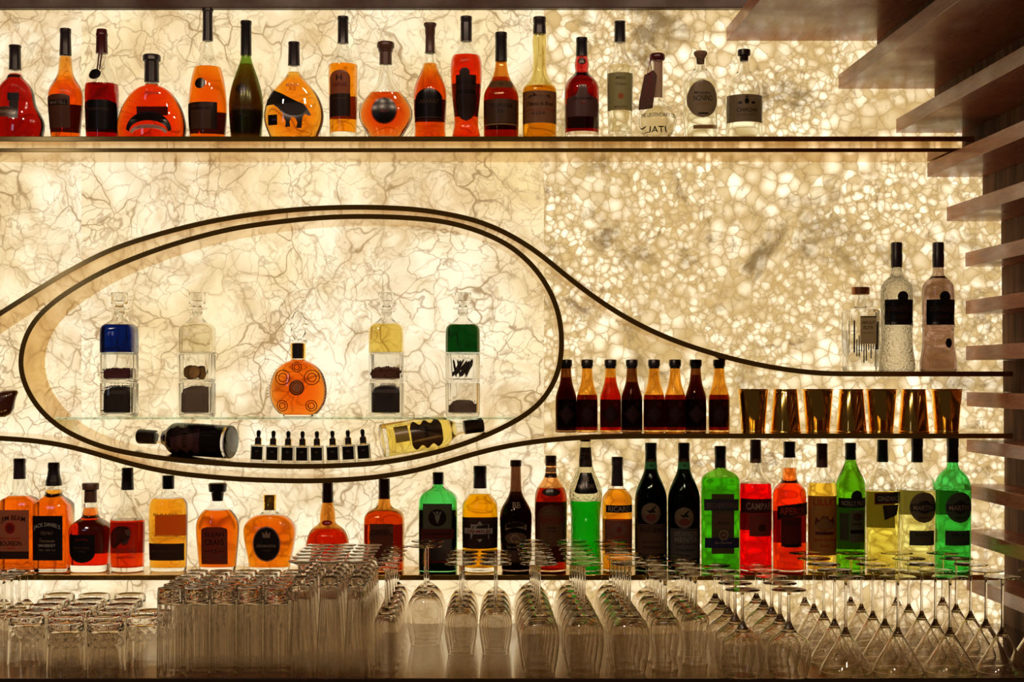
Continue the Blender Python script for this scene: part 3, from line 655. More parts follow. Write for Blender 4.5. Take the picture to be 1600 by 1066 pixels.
J = [('holding dark red petals under the blue decanter', 'holding black beans at the foot of the blue decanter tower'), ('holding dried citrus slices under the clear decanter', 'holding grey-brown powder at the foot of the clear decanter tower'),
     ('holding red-brown bark under the pale yellow decanter', 'packed with black grains at the foot of the yellow decanter tower'), ('holding dark pods under the green decanter', 'with a low brown mound at the foot of the green decanter tower')]
z1 = z2 = 0
for px, (a, b) in zip(PX, J):
    z1 = jar(px, 554.3, 598.3, 'fluted glass jar '+a); z2 = jar(px, 598.8, 651, 'fluted glass jar '+b)
R1, R2 = principled('dark_petals', (.10, .012, .02), .7), principled('black_beans', (.018, .008, .007), .5)
R3, R4 = principled('grey_powder', (.22, .15, .11), .9), principled('bark', (.14, .04, .025), .8); R5 = principled('brown_spice', (.17, .11, .08), .9)
pile(PX[0], z1, 577, 'dark red dried petals in the middle jar of the blue tower', 'dried_petals', R1, 'petals', .0022)
pile(PX[0], z2, 606, 'black beans filling the bottom jar of the blue tower', 'dried_beans', R2, 'beans', .0016)
pile(PX[1], z2, 605, 'grey-brown powder in the bottom jar of the clear tower', 'ground_spice', R3, 'spice', .0006)
pile(PX[2], z1, 575, 'red-brown bark chips in the middle jar of the yellow tower', 'bark_chips', R4, 'spice', .0042, .2, count=160)
pile(PX[2], z2, 604, 'black grains packed in the bottom jar of the yellow tower', 'black_grains', R2, 'spice', .0008)
pile(PX[3], z2, 626, 'low mound of brown spice in the bottom jar of the green tower', 'spice_mound', R5, 'spice', .0016, .55)
SL = principled('dried_citrus', (.42, .22, .05), .6, noise=.5, scale=300); PEEL = principled('dried_peel', (.10, .045, .015), .6)
for k, (dx, dy, zz, tl, ro) in enumerate([(-.018, .004, .0, .3, .2), (-.004, -.012, .003, -.25, -.1), (.010, .010, .005, .45, .3), (.014, -.010, .0, .1, -.3), (.002, .0, .012, .6, .1)]):
    rad = .0165-.001*k
    V, F = lathe([(rad*.95, -.0012), (rad*.95, .0012)], 28); sl = link('citrus_slice', mesh(V, F, False), SL)
    sl.location = (WX(PX[1], -.1)+dx, -.1+dy, z1+.011+rad*.86+zz*.5); sl.rotation_euler = (PI/2+tl, ro, ro)
    V, F = [], []; 
    for a in range(28):
        pass
    bm_pts = [(rad*.95, -.0014), (rad*1.03, -.0014), (rad*1.03, .0014), (rad*.95, .0014)]; n = 32; V = [(r_*math.cos(2*PI*i/n), r_*math.sin(2*PI*i/n), z_) for r_, z_ in bm_pts for i in range(n)]
    F = [(q*n+i, q*n+(i+1) % n, ((q+1) % 4)*n+(i+1) % n, ((q+1) % 4)*n+i) for q in range(4) for i in range(n)]
    link('peel', mesh(V, F), PEEL, sl)
    tag(sl, 'dried citrus slice leaning among the slices in the clear decanter tower', 'citrus slice', 'dried citrus slices in a jar')
POD = principled('dark_pods', (.03, .012, .008), .5); rnd = random.Random(5)
for k in range(13):
    V, F = lathe([(.0008, -.023), (.0022, -.018), (.0027, 0), (.0022, .016), (.0006, .021)], 8)
    o = link('spice_pod', mesh(V, F), POD); tl = -.15 if k % 5 == 0 else rnd.uniform(.35, .75)
    o.rotation_euler = (rnd.uniform(-.25, .25), tl, 0)
    o.location = (WX(PX[3], -.1)+(-.030+.002*k if k % 5 == 0 else rnd.uniform(-.016, .020)), -.1+rnd.uniform(-.024, .024), z1+.0365 if k % 5 == 0 else z1+.033+rnd.uniform(0, .006))
    tag(o, 'thin dark dried pod leaning in the jar under the green decanter', 'pod', 'dark pods in the green tower')

# crystal brandy decanter
LEAF, LEAF2 = paper((1, .85, .25), 1), paper((1, 1, .9), 1)
def crown_decanter():
    z = ZG; px = 466
    b = Bottle(z, [(560, 10.5), (563, 11), (566, 19), (571, 27.5), (580, 36.5), (592, 42), (606, 44.8), (620, 44.5), (633, 40.5), (643, 33.5), (652, 24)], .42, 2.2, .0035, .005)
    r = root('brandy_decanter', (WX(px, -.1), -.1, z), 'round crystal decanter of orange brandy with spiked sides in the loop centre', 'decanter')
    b.body(r, CRYSTAL); b.fill(r, liquid((.93, .20, .01)), 563)
    b.cap(r, GOLD, [(536.5, 11.8), (538, 11.8), (560.5, 11.8)], 'collar'); V, F = [], []
    b2 = b.K
    V, F = lathe([(13.4/b2, b.h(536.4)), (14.4/b2, b.h(535)), (14.4/b2, b.h(532.5)), (13.2/b2, b.h(531))], 28); link('lip', mesh(V, F), CRYSTAL, r)
    V, F = [], []; n = 12
    for i in range(n+1):
        a = -PI/2-.62+1.24*i/n
        for y in (537.5, 559.5): V.append((12.15/b2*math.cos(a), 12.15/b2*math.sin(a), b.h(y)))
    F = [(2*i, 2*i+1, 2*i+3, 2*i+2) for i in range(n)]; link('neck_label', mesh(V, F), BLACK, r)
    V, F = [], []
    for sgn in (-1, 1):
        for i in range(13):
            y = 573+i*4.9; hw = b.wat(b.h(y)); x = sgn*hw; up = .25-.08*i
            c = (x-sgn*.002, 0, b.h(y)); tip = (x+sgn*.0085, 0, b.h(y)+.003*up)
            k = len(V); V += [(c[0], -.0035, c[2]+.0028), (c[0], .0035, c[2]+.0028), (c[0], .0035, c[2]-.0028), (c[0], -.0035, c[2]-.0028), (tip[0]-sgn*.002, -.0012, tip[2]+.0012), (tip[0]-sgn*.002, .0012, tip[2]+.0012), (tip[0], .0012, tip[2]-.0008), (tip[0], -.0012, tip[2]-.0008)]
            F += [tuple(k+q for q in f) for f in ((3, 2, 1, 0), (4, 5, 6, 7), (0, 1, 5, 4), (1, 2, 6, 5), (2, 3, 7, 6), (3, 0, 4, 7))]
    link('spikes', mesh(V, F, False), CRYSTAL, r)
    # fleur stopper
    P = [(0, 485), (6, 489), (9, 496), (12, 498), (17, 503), (16, 508), (11, 505), (7, 509), (11, 514), (12, 521), (8, 527), (5, 531), (-5, 531), (-8, 527), (-12, 521), (-11, 514), (-7, 509), (-11, 505), (-16, 508), (-17, 503), (-12, 498), (-9, 496), (-6, 489)]
    n = len(P); V = []
    for s_, y in ((.75, -.006), (1, -.003), (1, .003), (.75, .006)): V += [(x*s_/b2, y, b.h(508+(p-508)*(s_+.0 if s_ == 1 else .9))) for x, p in P]
    F = [(q*n+i, q*n+(i+1) % n, (q+1)*n+(i+1) % n, (q+1)*n+i) for q in range(3) for i in range(n)]+[tuple(range(n-1, -1, -1)), tuple(range(3*n, 4*n))]
    link('stopper', mesh(V, F, angle=30), CRYSTAL, r)
    b.label(r, [('oval', 0, 596, 616, 10, LEAF), ('oval', 0, 599, 613, 7, LEAF2)]+[('P', [(R_*math.cos(a_), 606+R_*math.sin(a_)) for R_, q_ in ((ro, 1), (ri, -1)) for a_ in [(h_+(k_ if q_ > 0 else 12-k_)/12)*PI for k_ in range(13)]], BLACK) for ro, ri in ((11.8, 10), (7.8, 7)) for h_ in (0, 1)]+[('P', [(-3, 603), (2, 601), (4, 606), (2, 611), (-3, 609), (-1, 606)], TAN)], name='medallion')
    for cx, cy, rr in ((-23, 634, 9), (22, 634, 9), (0, 574, 8), (-22, 590, 12), (23, 590, 12)):
        V, F = [], []
        for R in (rr, rr*.6):
            k = len(V); q = 20
            for i in range(q):
                a = 2*PI*i/q
                for d in (0, 1.3): V.append(b.surf((cx+(R-d)*math.cos(a))/b.K, b.h(cy+(R-d)*math.sin(a)), .0004))
            F += [(k+2*i, k+2*((i+1) % q), k+2*((i+1) % q)+1, k+2*i+1) for i in range(q)]
        link('engraved_emblem', mesh(V, F), paper((.20, .03, .01)), r)
crown_decanter()

# ---------------------------------------------------------------- dropper bottles and lying bottles on the loop's floor
DR = [402.2, 426.1, 449.8, 472.7, 495.8, 521, 545.6, 569.5]
YD = -.11; KK = FPX/(DIST+YD)
proto = None
for i, px in enumerate(DR):
    x = WX(px, YD); z, sl = loop_inside(x)
    lb = 'tiny black-labelled dropper bottle, %s in the row from the dark lying bottle' % ['first', 'second', 'third', 'fourth', 'fifth', 'sixth', 'seventh', 'last'][i]
    if proto is None:
        r = root('dropper_bottle', (0, 0, 0), lb, 'bottle', 'dropper bottles in the loop'); proto = r
        wd = 10.8/KK; H = 26/KK
        V, F = loft([sring(a, a*.9, 7, q, 32) for a, q in ((wd*.94, 0), (wd, .001), (wd, H-.002), (wd*.85, H), (.0085, H+.001), (.0085, H+.003), (.0065, H+.003), (.0065, H-.001), (wd-.003, H-.003), (wd-.003, .004))]); link('glass_body', mesh(V, F, angle=40), CLEAR, r)
        V, F = box(-8.7/KK, 8.7/KK, -wd*.9-.0006, -wd*.9-.0001, 2.8/KK, 23.5/KK); link('front_label', mesh(V, F, False), paper(BLK), r)
        V, F = loft([sring(a, a*.7, 2, q, 16) for a, q in ((.003, .0), (.005, .002), (.003, .004))]); V = [(a, -wd*.9-.0008+c*.02-.0004, q_+c*.6) for a, c, q_ in V]
        V = [(p[0], -wd*.9-.0009, 15/KK+p[2]*.8) for p in V]; link('label_emblem', mesh(V, F, False), paper((.12, .09, .07)), r)
        V, F = lathe([(.0082, H+.0008), (.0086, H+.002), (.0086, H+.0155), (.0080, H+.0165)], 24); link('collar', mesh(V, F), GOLD, r)
        V, F = [], []; n = 14
        for j in range(n+1):
            a = -PI/2-1.0+2.0*j/n
            for q in (H+.0012, H+.0162): V.append((.0090*math.cos(a), .0090*math.sin(a), q))
        F = [(2*j, 2*j+2, 2*j+3, 2*j+1) for j in range(n)]; link('collar_band', mesh(V, F), BLACK, r)
        V, F = lathe([(.0055, H+.0165), (.0055, H+.018), (.0042, H+.020), (.0055, H+.027), (.0055, H+.032), (.0035, H+.0355), (.001, H+.0365)], 20); link('dropper_bulb', mesh(V, F), BLACK, r)
    else:
        r = copy_tree(proto); r['label'] = lb
    r.location = (x, YD, z+.0003); r.rotation_euler = (0, -sl, 0)

def lying(px_base, label, g, liq, flip, yaw, labels, caplen, tilt, L=.30, y_ax=0):
    """a bottle built upright and laid down; base at px_base"""
    z = 0; b = Bottle(0, [(VY-.215*Bottle.K, 9), (VY-.195*Bottle.K, 9.5), (VY-.178*Bottle.K, 16), (VY-.165*Bottle.K, 24), (VY-.15*Bottle.K, 26), (VY, 26)], t=.003, base_t=.012)
    r = root('liquor_bottle', (0, 0, 0), label, 'bottle')
    b.body(r, g); b.fill(r, liquid(liq), VY-.190*b.K)
    b.cap(r, DARKCAP, [(VY-.262*b.K, 11.6), (VY-.258*b.K, 11.8), (VY-.213*b.K, 11)]); b.label(r, labels)
    s_ = -1 if flip else 1
    r.rotation_euler = (0, 0, 0)
    R = 26/b.K
    from mathutils import Matrix
    # z axis of the bottle points to the neck
    ax = Vector((-s_*math.cos(yaw)*math.cos(tilt), math.sin(yaw)*math.cos(tilt), math.sin(tilt)))
    front = Vector((0, -1, 0)); front = (front-ax*front.dot(ax)).normalized()       # bottle -y looks at the camera
    xa = (-front).cross(ax).normalized()*1; ya = -front
    xa = ya.cross(ax)
    M4 = Matrix((xa, ya, ax)).transposed().to_4x4()
    r.rotation_euler = M4.to_euler()
    Y = -.115+y_ax; x = WX(px_base, Y)
    return r, x, Y, R, ax
r, x, Y, R, ax = lying(362, 'dark liqueur bottle lying on its side, neck toward the left', CLEAR, (.01, .004, .012), False, .30,
    [('cloud', 0, VY-.150*622, VY-.070*622, 21, (.10, .04, .055)), ('oval', 0, VY-.135*622, VY-.085*622, 15, (.16, .07, .07)), ('T', 'BITTER', 0, VY-.11*622, 7, 24, INK)], .045, .045)
zz, sl = loop_inside(x); z2_, _ = loop_inside(x-.16); r.location = (x, Y, max(zz, 0*z2_+zz)+R+.003)
r, x, Y, R, ax = lying(596, 'pale yellow liqueur bottle lying on its side, neck toward the right', CLEAR, (.97, .88, .40), True, .22,
    [('cloud', 0, VY-.150*622, VY-.070*622, 22, (.10, .05, .03)), ('oval', 0, VY-.135*622, VY-.085*622, 15, (.14, .08, .05)), ('T', 'AMARO', 0, VY-.11*622, 7, 24, INK), ('rect', -6, VY-.065*622, VY-.03*622, 12, (.45, .34, .12))], .045, .15)
zz, sl = loop_inside(x); r.location = (x, Y, zz+R+.003)

# drop ornament at the left edge
V, F = [], []
P = [(-34, 628), (-32, 642), (-24, 650), (-8, 652.5), (8, 652), (17, 647), (22, 638), (23.5, 627), (26, 619), (28.5, 613), (27, 610), (22, 609.5), (8, 610), (-4, 613), (-18, 617), (-28, 621)]
cx_, cy_ = -2, 632; rings_ = []
for k in range(9):
    a = -PI/2+PI*k/8; s_ = max(.05, math.cos(a)); rings_.append([(WX(cx_+(x-cx_)*s_**.6, -.09), -.09+.022*math.sin(a), WZ(cy_+(y-cy_)*s_**.6, -.09)) for x, y in P])
V, F = loft(rings_); base = (WX(-12, -.09), -.09, WZ(682, SF)+TH/2+.0005)
r = root('drop_ornament', base, 'dark brown glossy drop-shaped ornament by the left edge, outside the loop', 'ornament')
V = [(a-base[0], b-base[1], c-base[2]) for a, b, c in V]; link('drop_body', mesh(V, F, angle=60), principled('dark_lacquer', (.055, .014, .008), .22, coat=.5), r)
V, F = lathe([(.018, 0), (.018, .002), (.003, .004), (.003, WZ(650, -.09)-base[2])], 20); link('stand', mesh(V, F), BRONZE, r)

# ---------------------------------------------------------------- lower shelf bottles
G2 = 'whisky and liqueur bottles on the bottom shelf'; lb_ = 893
GRN = glass('green_bottle_glass', (.07, .64, .12)); GRN2 = glass('deep_green_glass', (.06, .62, .10)); GRNY = glass('yellow_green_glass', (.17, .55, .04)); DKG = glass('near_black_green_glass', (.02, .06, .02))
BRG = glass('brown_bottle_glass', (.70, .26, .03))
bottle(-24, Z_LOW, [(772, 9), (780, 12), (790, 24), (800, 27.5), (lb_, 27)], [(730, 9), (772.5, 10)], BLACK, 'amber bottle cut off by the left edge on the bottom shelf', liq=AMBER, fill=785, n=4, group=G2)
bottle(30.5, Z_LOW, [(747, 9), (752, 11), (764, 11.5), (770, 11), (775, 16), (780, 25), (787, 28), (lb_, 27.2)], [(716.5, 9), (719, 9.5), (724, 9.3), (725, 9), (748.5, 9.6)], DARKCAP,
       'square bourbon bottle with black cap and pale pink label with red seal', liq=AMBER, fill=775, n=8, dr=.9, bt=.012,
       front=[('rect', -2, 795, 859, 24, (.45, .22, .13)), ('rect', -2, 859, 871, 24, DK), ('T', 'JIM BEAM', -2, 811, 10, 37, INK, 3), ('oval', -7, 814, 832, 8, RD), ('oval', -7, 817, 829, 5.4, (.25, .02, .015)), ('T', 'KENTUCKY STRAIGHT', -6, 839, 2.6, 32, RD), ('T', 'BOURBON', -6, 846.5, 7.5, 33, INK), ('T', 'WHISKEY', -6, 854, 2.6, 14, RD)], group=G2)
bottle(84, Z_LOW, [(758, 11.8), (766, 12.2), (774, 13.5), (780, 20), (787, 26.5), (791, 27.8), (lb_, 27.2)], [(722.7, 8.5), (725, 9.2), (732, 9.2), (733, 8.6), (744, 10), (752, 12.4), (759, 12.8)], BLACK,
       'square whiskey bottle with black neck and black label with white lettering', liq=AMBER, fill=765, n=8, dr=.95, bt=.01, smooth=1,
       front=[('rect', -3, 804, 873, 24, BLK), ('T', "JACK DANIEL'S", -3, 823, 8, 41, WHT, 5), ('T', 'OLD No.7', -3, 830.5, 5, 19, TAN), ('T', 'Tennessee', -3, 842.5, 5, 24, TAN), ('T', 'WHISKEY', -3, 850, 4.5, 27, WHT), ('T', '70cl  40% Vol', -3, 857, 3, 26, TAN)],
       neck=[('T', 'No.7', 3, 751, 4, 9, TAN)], group=G2)
bottle(141.5, Z_LOW, [(764, 8.4), (785, 9), (788, 12), (794, 11), (800, 12), (808, 13), (813, 20), (820, 28.5), (828, 31), (845, 30.3), (lb_, 28)], [(755, 12.6), (756.5, 13.2), (765, 12.8), (766, 9.4), (785, 9.8)], BROWNCAP,
       'short faceted whiskey bottle with round stopper and dark shield label', liq=REDOR, fill=793, n=4, dr=.95, t=.005, bt=.018, smooth=1,
       front=[('shield', -6, 833, 877, 20, BLK), ('T', "JACK DANIEL'S", -6, 842, 3.5, 20, RD, 1.5), ('T', 'SINGLE BARREL', -6, 853.5, 3, 25, BRN), ('T', 'WHISKEY', -6, 859, 2.5, 12, BRN)], back=[('rect', 0, 828, 866, 22, DK)], group=G2)
BUF = [(-20, 824), (-12, 820), (-2, 820), (4, 822), (7, 828), (6, 838), (2, 847), (-4, 850), (-8, 846), (-13, 850), (-15, 854), (-22, 855), (-26, 850), (-26, 832)]
bottle(199.3, Z_LOW, [(764, 9), (780, 10.5), (788, 13), (796, 19), (804, 25), (812, 27.2), (lb_, 25.5)], [(731, 8.6), (733, 9), (738, 8.8), (740, 9.4), (746, 9), (765.5, 10)], DARKCAP,
       'half-empty clear-shouldered bourbon bottle with printed brown beast', liq=(.90, .16, .01), fill=812, bt=.012,
       front=[('P', [(x+4, y) for x, y in BUF], (.10, .045, .02)), ('P', [(2, 826), (8, 824), (11, 830), (9, 836), (4, 833)], (.24, .12, .07)), ('T', 'BUFFALO TRACE', 0, 858, 7, 40, BRN), ('T', 'BOURBON WHISKEY', 2, 869, 2.6, 30, INK)], back=[('rect', 0, 818, 866, 20, (.35, .10, .05))], group=G2)
bottle(263, Z_LOW, [(763, 8.2), (769, 9), (773, 15), (778, 24), (785, 29), (793, 30.2), (840, 30), (lb_, 28.3)], [(743, 9), (745, 9.3), (764, 9.3)], BLACK,
       'wide rounded amber whiskey bottle with low dark band label', liq=(.96, .42, .02), fill=779, dr=.55, n=2.6, bt=.01,
       front=[('rect', -1, 848, 874.5, 27.6, DK), ('T', 'FRONTIER WHISKEY', -1, 860, 4, 44, BRN), ('T', 'BULLEIT', -1, 803, 4.5, 38, (.75, .45, .08)), ('T', 'BOURBON', -1, 836, 4, 36, (.75, .45, .08))], back=[('rect', 2, 805, 838, 22, (.45, .15, .04))], group=G2)
bottle(340, Z_LOW, [(781, 10.6), (788, 12.6), (794, 17), (800, 24), (808, 30), (817, 33.2), (828, 33.8), (860, 31.5), (lb_, 28)], [(755, 13), (757, 14.6), (768, 13.4), (770, 9.8), (776, 9.2), (783, 8.2)], DARKCAP,
       'oval bourbon bottle with fat black stopper and red-brown arched label', liq=ORANGE, fill=797, dr=.6, n=2.4, bt=.012,
       front=[('lowarch', -2, 822, 880, 20.5, (.17, .045, .025)), ('T', 'ELIJAH', -2, 834.5, 8.5, 30, INK), ('T', 'CRAIG', -2, 845.5, 9, 30, INK), ('T', '12', -2, 859.5, 5, 9, INK), ('rect', -13, 859, 859.8, 5, INK), ('rect', 9, 859, 859.8, 5, INK), ('T', 'BOURBON WHISKEY', -2, 867, 2.4, 30, BRN)], group=G2)
bottle(421.5, Z_LOW, [(796, 9.8), (801, 12), (804, 18), (808, 28), (815, 36), (824, 40.3), (832, 40.6), (850, 38.5), (870, 34), (lb_, 30.5)], [(773, 9.6), (774.5, 10.4), (784, 10), (786, 9.4), (787, 9.8), (797, 9.8)], GOLD,
       'squat faceted whisky bottle with tan cap and oval black label', liq=(.95, .33, .015), fill=806, n=3, dr=.62, t=.004, bt=.012, imod=lambda a, z: -.03*abs(math.sin(9*a)),
       front=[('oval', -1.5, 820, 876, 21.5, TAN), ('oval', -1.5, 822, 874, 19.8, BLK), ('T', 'CROWN ROYAL', -1.5, 851, 4.5, 31, TAN), ('T', 'WHISKY', -1.5, 858, 3, 15, BRN), ('P', [(-7, 838), (-8, 829), (-4, 832), (-1.5, 827), (1, 832), (5, 829), (4, 838)], TAN)], group=G2)
bottle(512, Z_LOW, [(784, 8), (792, 9.4), (800, 11.2), (808, 12), (815, 11.6), (819, 14), (824, 22), (831, 28.5), (842, 32.5), (860, 34.5), (lb_, 33)], [(753, 8.2), (768, 8.4), (769, 8.8), (785.5, 8.8)], REDCAP,
       'round brown liqueur bottle with bulging neck behind the footed beer glasses', g=BRG, liq=(.90, .25, .02), fill=826, seal=[('oval', 0, 812, 820, 8, RD)], group=G2)
bottle(600.4, Z_LOW, [(778, 8.8), (788, 9.6), (794, 14), (798, 24), (804, 29), (812, 31.2), (lb_, 30.4)], [(748, 8.8), (766, 9), (767, 8.6), (779.5, 9.2)], REDCAP,
       'square brown liqueur bottle with orange-brown slanted label', g=BRG, liq=(.93, .42, .04), fill=797, n=4.5, smooth=2,
       front=[('rect', -2, 816, 885, 18, (.15, .055, .03)), ('P', [(-21, 829), (16, 819), (16, 831), (-21, 841)], (.28, .11, .05)), ('T', 'COINTREAU', -2, 830, 8, 35, INK, 1)], back=[('rect', 0, 822, 880, 20, (.25, .09, .04))], group=G2)
bottle(684.6, Z_LOW, [(756, 7.6), (761, 8.4), (765, 14), (769, 22), (776, 28), (784, 30), (lb_, 29.6)], [(738, 8.2), (739.5, 8.8), (756.8, 8.4)], BLACK,
       'square green herbal liqueur bottle with deer emblem and red banner label', g=GRN, liq=(.04, .004, .004), fill=795, n=5,
       front=[('rect', 0, 785, 872, 22.5, (.10, .13, .08)), ('rect', 0, 787, 823, 20.5, (.17, .17, .10)), ('oval', 0, 793, 820, 14, INK), ('P', [(-4, 803), (-7, 797), (-5, 797), (-3, 801), (0, 803), (3, 801), (5, 797), (7, 797), (4, 803), (3, 809), (0, 816), (-3, 809)], (.35, .33, .26)),
              ('T', '+', 0, 799, 6, 6, (.45, .42, .32)), ('rect', 0, 824, 839, 25, (.16, .02, .015)), ('T', 'JÄGERMEISTER', 0, 831.5, 6, 42, INK), ('rect', 0, 840, 872, 20.5, (.20, .15, .13)), ('rect', 0, 873, 876, 22.5, RD)], group=G2)
bottle(750, Z_LOW, [(762, 10), (768, 12.5), (774, 18), (782, 25), (791, 28.3), (lb_, 27)], [(728, 9.8), (730, 10.5), (740, 10.3), (741, 9.8), (763, 10.6)], DARKCAP,
       'yellow liqueur bottle with black label and white emblem band', liq=(.98, .62, .015), fill=772, bt=.012,
       front=[('rect', 0, 808, 855, 27.6, DK), ('P', [(-14, 817), (-4, 817), (0, 812), (4, 817), (14, 817), (14, 840), (4, 840), (0, 845), (-4, 840), (-14, 840)], (.55, .5, .42)), ('P', [(-11, 820), (11, 820), (11, 837), (-11, 837)], DK), ('rect', -2, 823.5, 832, 21.5, WHT), ('T', 'DRAMBUIE', -2, 828, 5.6, 39, (.28, .03, .03))], back=[('rect', 0, 810, 854, 22, DK)], group=G2)
BAI = glass('brown_black_glass', (.12, .045, .02), 1.47)
bottle(806, Z_LOW, [(728, 7.6), (760, 8.4), (772, 10), (783, 16), (793, 22), (803, 25), (815, 25.2), (lb_, 22)], [(719, 8.2), (721, 8.8), (729, 8.8)], BROWNCAP,
       'dark brown cream-liqueur bottle with curved cream name banner', g=BAI, liq=(.05, .02, .01), fill=768,
       front=[('P', [(-16, 824)]+[(-16+32*i/10, 818-5*math.sin(PI*i/10)) for i in range(11)]+[(16, 826)]+[(16-32*i/10, 827-5*math.sin(PI*i/10)) for i in range(11)], (.45, .33, .22)), ('T', 'BAILEYS', 0, 820.5, 6, 29, INK, 3.5), ('oval', 0, 830, 848, 17, (.25, .13, .08)), ('P', [(-9, 840), (-5, 833), (2, 834), (7, 840), (2, 844), (-6, 845)], (.50, .36, .2)),
              ('T', 'THE ORIGINAL', 0, 853, 3, 30, TAN), ('T', 'BB', 1, 788, 9, 12, TAN), ('rect', -1, 858, 876, 18, BRN)], group=G2)
bottle(860.7, Z_LOW, [(727, 8), (744, 8.8), (747, 11.5), (750, 12.4), (755, 16), (762, 21), (771, 24.4), (785, 25.6), (lb_, 24.4)], [(712, 8.4), (713.5, 8.8), (728, 8.6)], BROWNCAP,
       'amber coffee-liqueur bottle with arched sunset label and red lettering', liq=(.55, .08, .01), g=glass('copper_glass', (.85, .40, .12)), fill=762, neck=[('rect', 0, 730, 738, 8.7, TAN), ('rect', 0, 739, 746, 9, DK)], seal=[('oval', 0, 762, 774, 14, DK)],
       front=[('arch', 0, 787, 852, 22, (.18, .075, .04)), ('arch', 0, 793, 845, 17, (.24, .11, .05)), ('T', 'KAHLUA', 2, 811, 12, 38, (.33, .02, .015), 1), ('T', 'COFFEE', 0, 823, 3, 14, INK), ('T', 'LIQUEUR', 0, 828, 3, 16, INK)], back=[('rect', 0, 786, 880, 20, DK)], group=G2)
bottle(914.8, Z_LOW, [(689.5, 8), (700, 8.6), (716, 9.6), (729, 11.5), (741, 15.5), (753, 21.5), (764, 25.6), (773, 26.6), (783, 25), (798, 23.2), (820, 22.6), (850, 23), (875, 24.6), (lb_, 24.8)], [(686.6, 8), (690, 8.6)], BLACK,
       'waisted bottle of bright green melon liqueur with black fan-shaped label', g=glass('pebbled_clear', (.95, .94, .72), 1.47, .04, .8, 160), liq=(.015, .66, .03), fill=782,
       front=[('flare', 0, 738, 770, 19.5, BLK), ('T', 'M', 0, 747.5, 7, 8, TAN), ('T', 'MIDORI', 0, 758.5, 6.5, 25, TAN)], neck=[('rect', 0, 699, 729.5, 9.9, DK), ('T', 'MELON', 0, 709, 4, 12, TAN), ('T', 'LIQUEUR', 0, 715, 4, 14, TAN)], group=G2)
bottle(964.5, Z_LOW, [(758, 8.8), (762, 11), (768, 17), (775, 22), (783, 23.8), (lb_, 23)], [(714, 8.8), (715.5, 9.2), (727, 9), (728, 8.4), (759.5, 9.6)], DARKCAP,
       'amber pastis bottle with narrow black name band over brown label', liq=(.95, .50, .05), fill=764,
       front=[('rect', 2, 788, 799.5, 20.5, INK), ('T', 'RICARD', 2, 793.8, 8, 36, CR), ('rect', 1, 811, 862, 21, (.24, .11, .07)), ('oval', 1, 818, 832, 13, (.30, .16, .12)), ('oval', 1, 821, 830, 4, (.28, .05, .04)), ('T', 'PASTIS', 1, 838, 3, 14, RD), ('T', 'ANISE', 1, 844, 4, 22, INK)], back=[('rect', 0, 812, 862, 18, (.30, .13, .08))], group=G2)
def branca(px, lb, txt, dy, colr):
    T = [('T', txt[0], 1, 826+dy*.3, 8, 42, INK)] if len(txt) == 1 else [('T', txt[0], 1, 832, 7.5, 38, colr), ('T', txt[1], 1, 841, 7.5, 38, colr)]
    bottle(px, Z_LOW, [(713, 8.6), (732, 9.4), (742, 12.5), (754, 18), (766, 22.8), (776, 24.8), (790, 25.2), (lb_, 25)], [(692, 9), (694, 9.4), (704, 9.2), (705, 8.8), (714, 9)], BLACK, lb, g=DKG, liq=(.02, .006, .004), fill=728,
           front=[('rect', 0, 817+dy, 863+dy, 24.6, (.17, .09, .05) if dy == 0 else (.15, .13, .11))]+T+[('T', 'AMARO DI QUALITA', 0, 845+dy*.5, 2.6, 34, INK), ('T', 'FRATELLI BRANCA', 0, 853+dy*.6, 4, 30, INK), ('rect', 0, 819+dy, 819.8+dy, 24.6, INK)],
           neck=[('rect', 0, 714, 721.5, 9.2, (.16, .08, .05)), ('rect', 0, 722, 732.5, 9.4, (.10, .50, .16)), ('T', 'B', 0, 727, 3, 5, INK)],
           seal=[('oval', -2, 784+dy, 817+dy, 14.5, (.25, .16, .11)), ('oval', -2, 785+dy, 806+dy, 13.5, (.30, .22, .12)), ('P', [(-9, 795+dy), (-4, 796+dy), (4, 789+dy), (6, 788+dy), (2, 795+dy), (6, 799+dy), (0, 799+dy), (-4, 800+dy)], INK), ('oval', -2, 801+dy, 812+dy, 8, (.26, .05, .04))], group=G2)
branca(1017, 'near-black bitter bottle with green neck band and tan-brown label', ['FERNET-BRANCA'], 0, INK)
branca(1068.5, 'near-black bitter bottle with green neck band and grey two-line label', ['BRANCA', 'MENTA'], 7, (.30, .26, .20))
bottle(1125.5, Z_LOW, [(730, 7.6), (733, 8.5), (736, 15), (741, 24), (747, 28.8), (754, 30), (lb_, 29.6)], [(697, 8.6), (699, 9.2), (710, 9), (711, 8.6), (731, 9)], BLACK,
       'flat broad green herbal liqueur bottle with cross-shaped brown label', g=GRNY, liq=(.25, .85, .10), fill=746, dr=.5, n=3.5,
       front=[('rect', 2, 771, 864, 17.5, (.13, .07, .04)), ('rect', 0, 779, 797, 26.5, (.06, .05, .07)), ('T', 'BECHEROVKA', 1, 789, 8, 48, (.28, .16, .14)), ('rect', 1, 839, 855, 26.5, (.03, .03, .10)), ('T', 'Jan Becher', 3, 847, 5, 28, TAN), ('rect', 2, 800, 826, 14, (.19, .10, .055)), ('T', 'ORIGINAL', 2, 816, 4, 18, INK), ('oval', 3, 827, 843, 7.5, TAN), ('oval', 3, 829, 841, 5.8, BRN), ('T', 'JB', 3, 835, 4.5, 6, TAN)], group=G2)
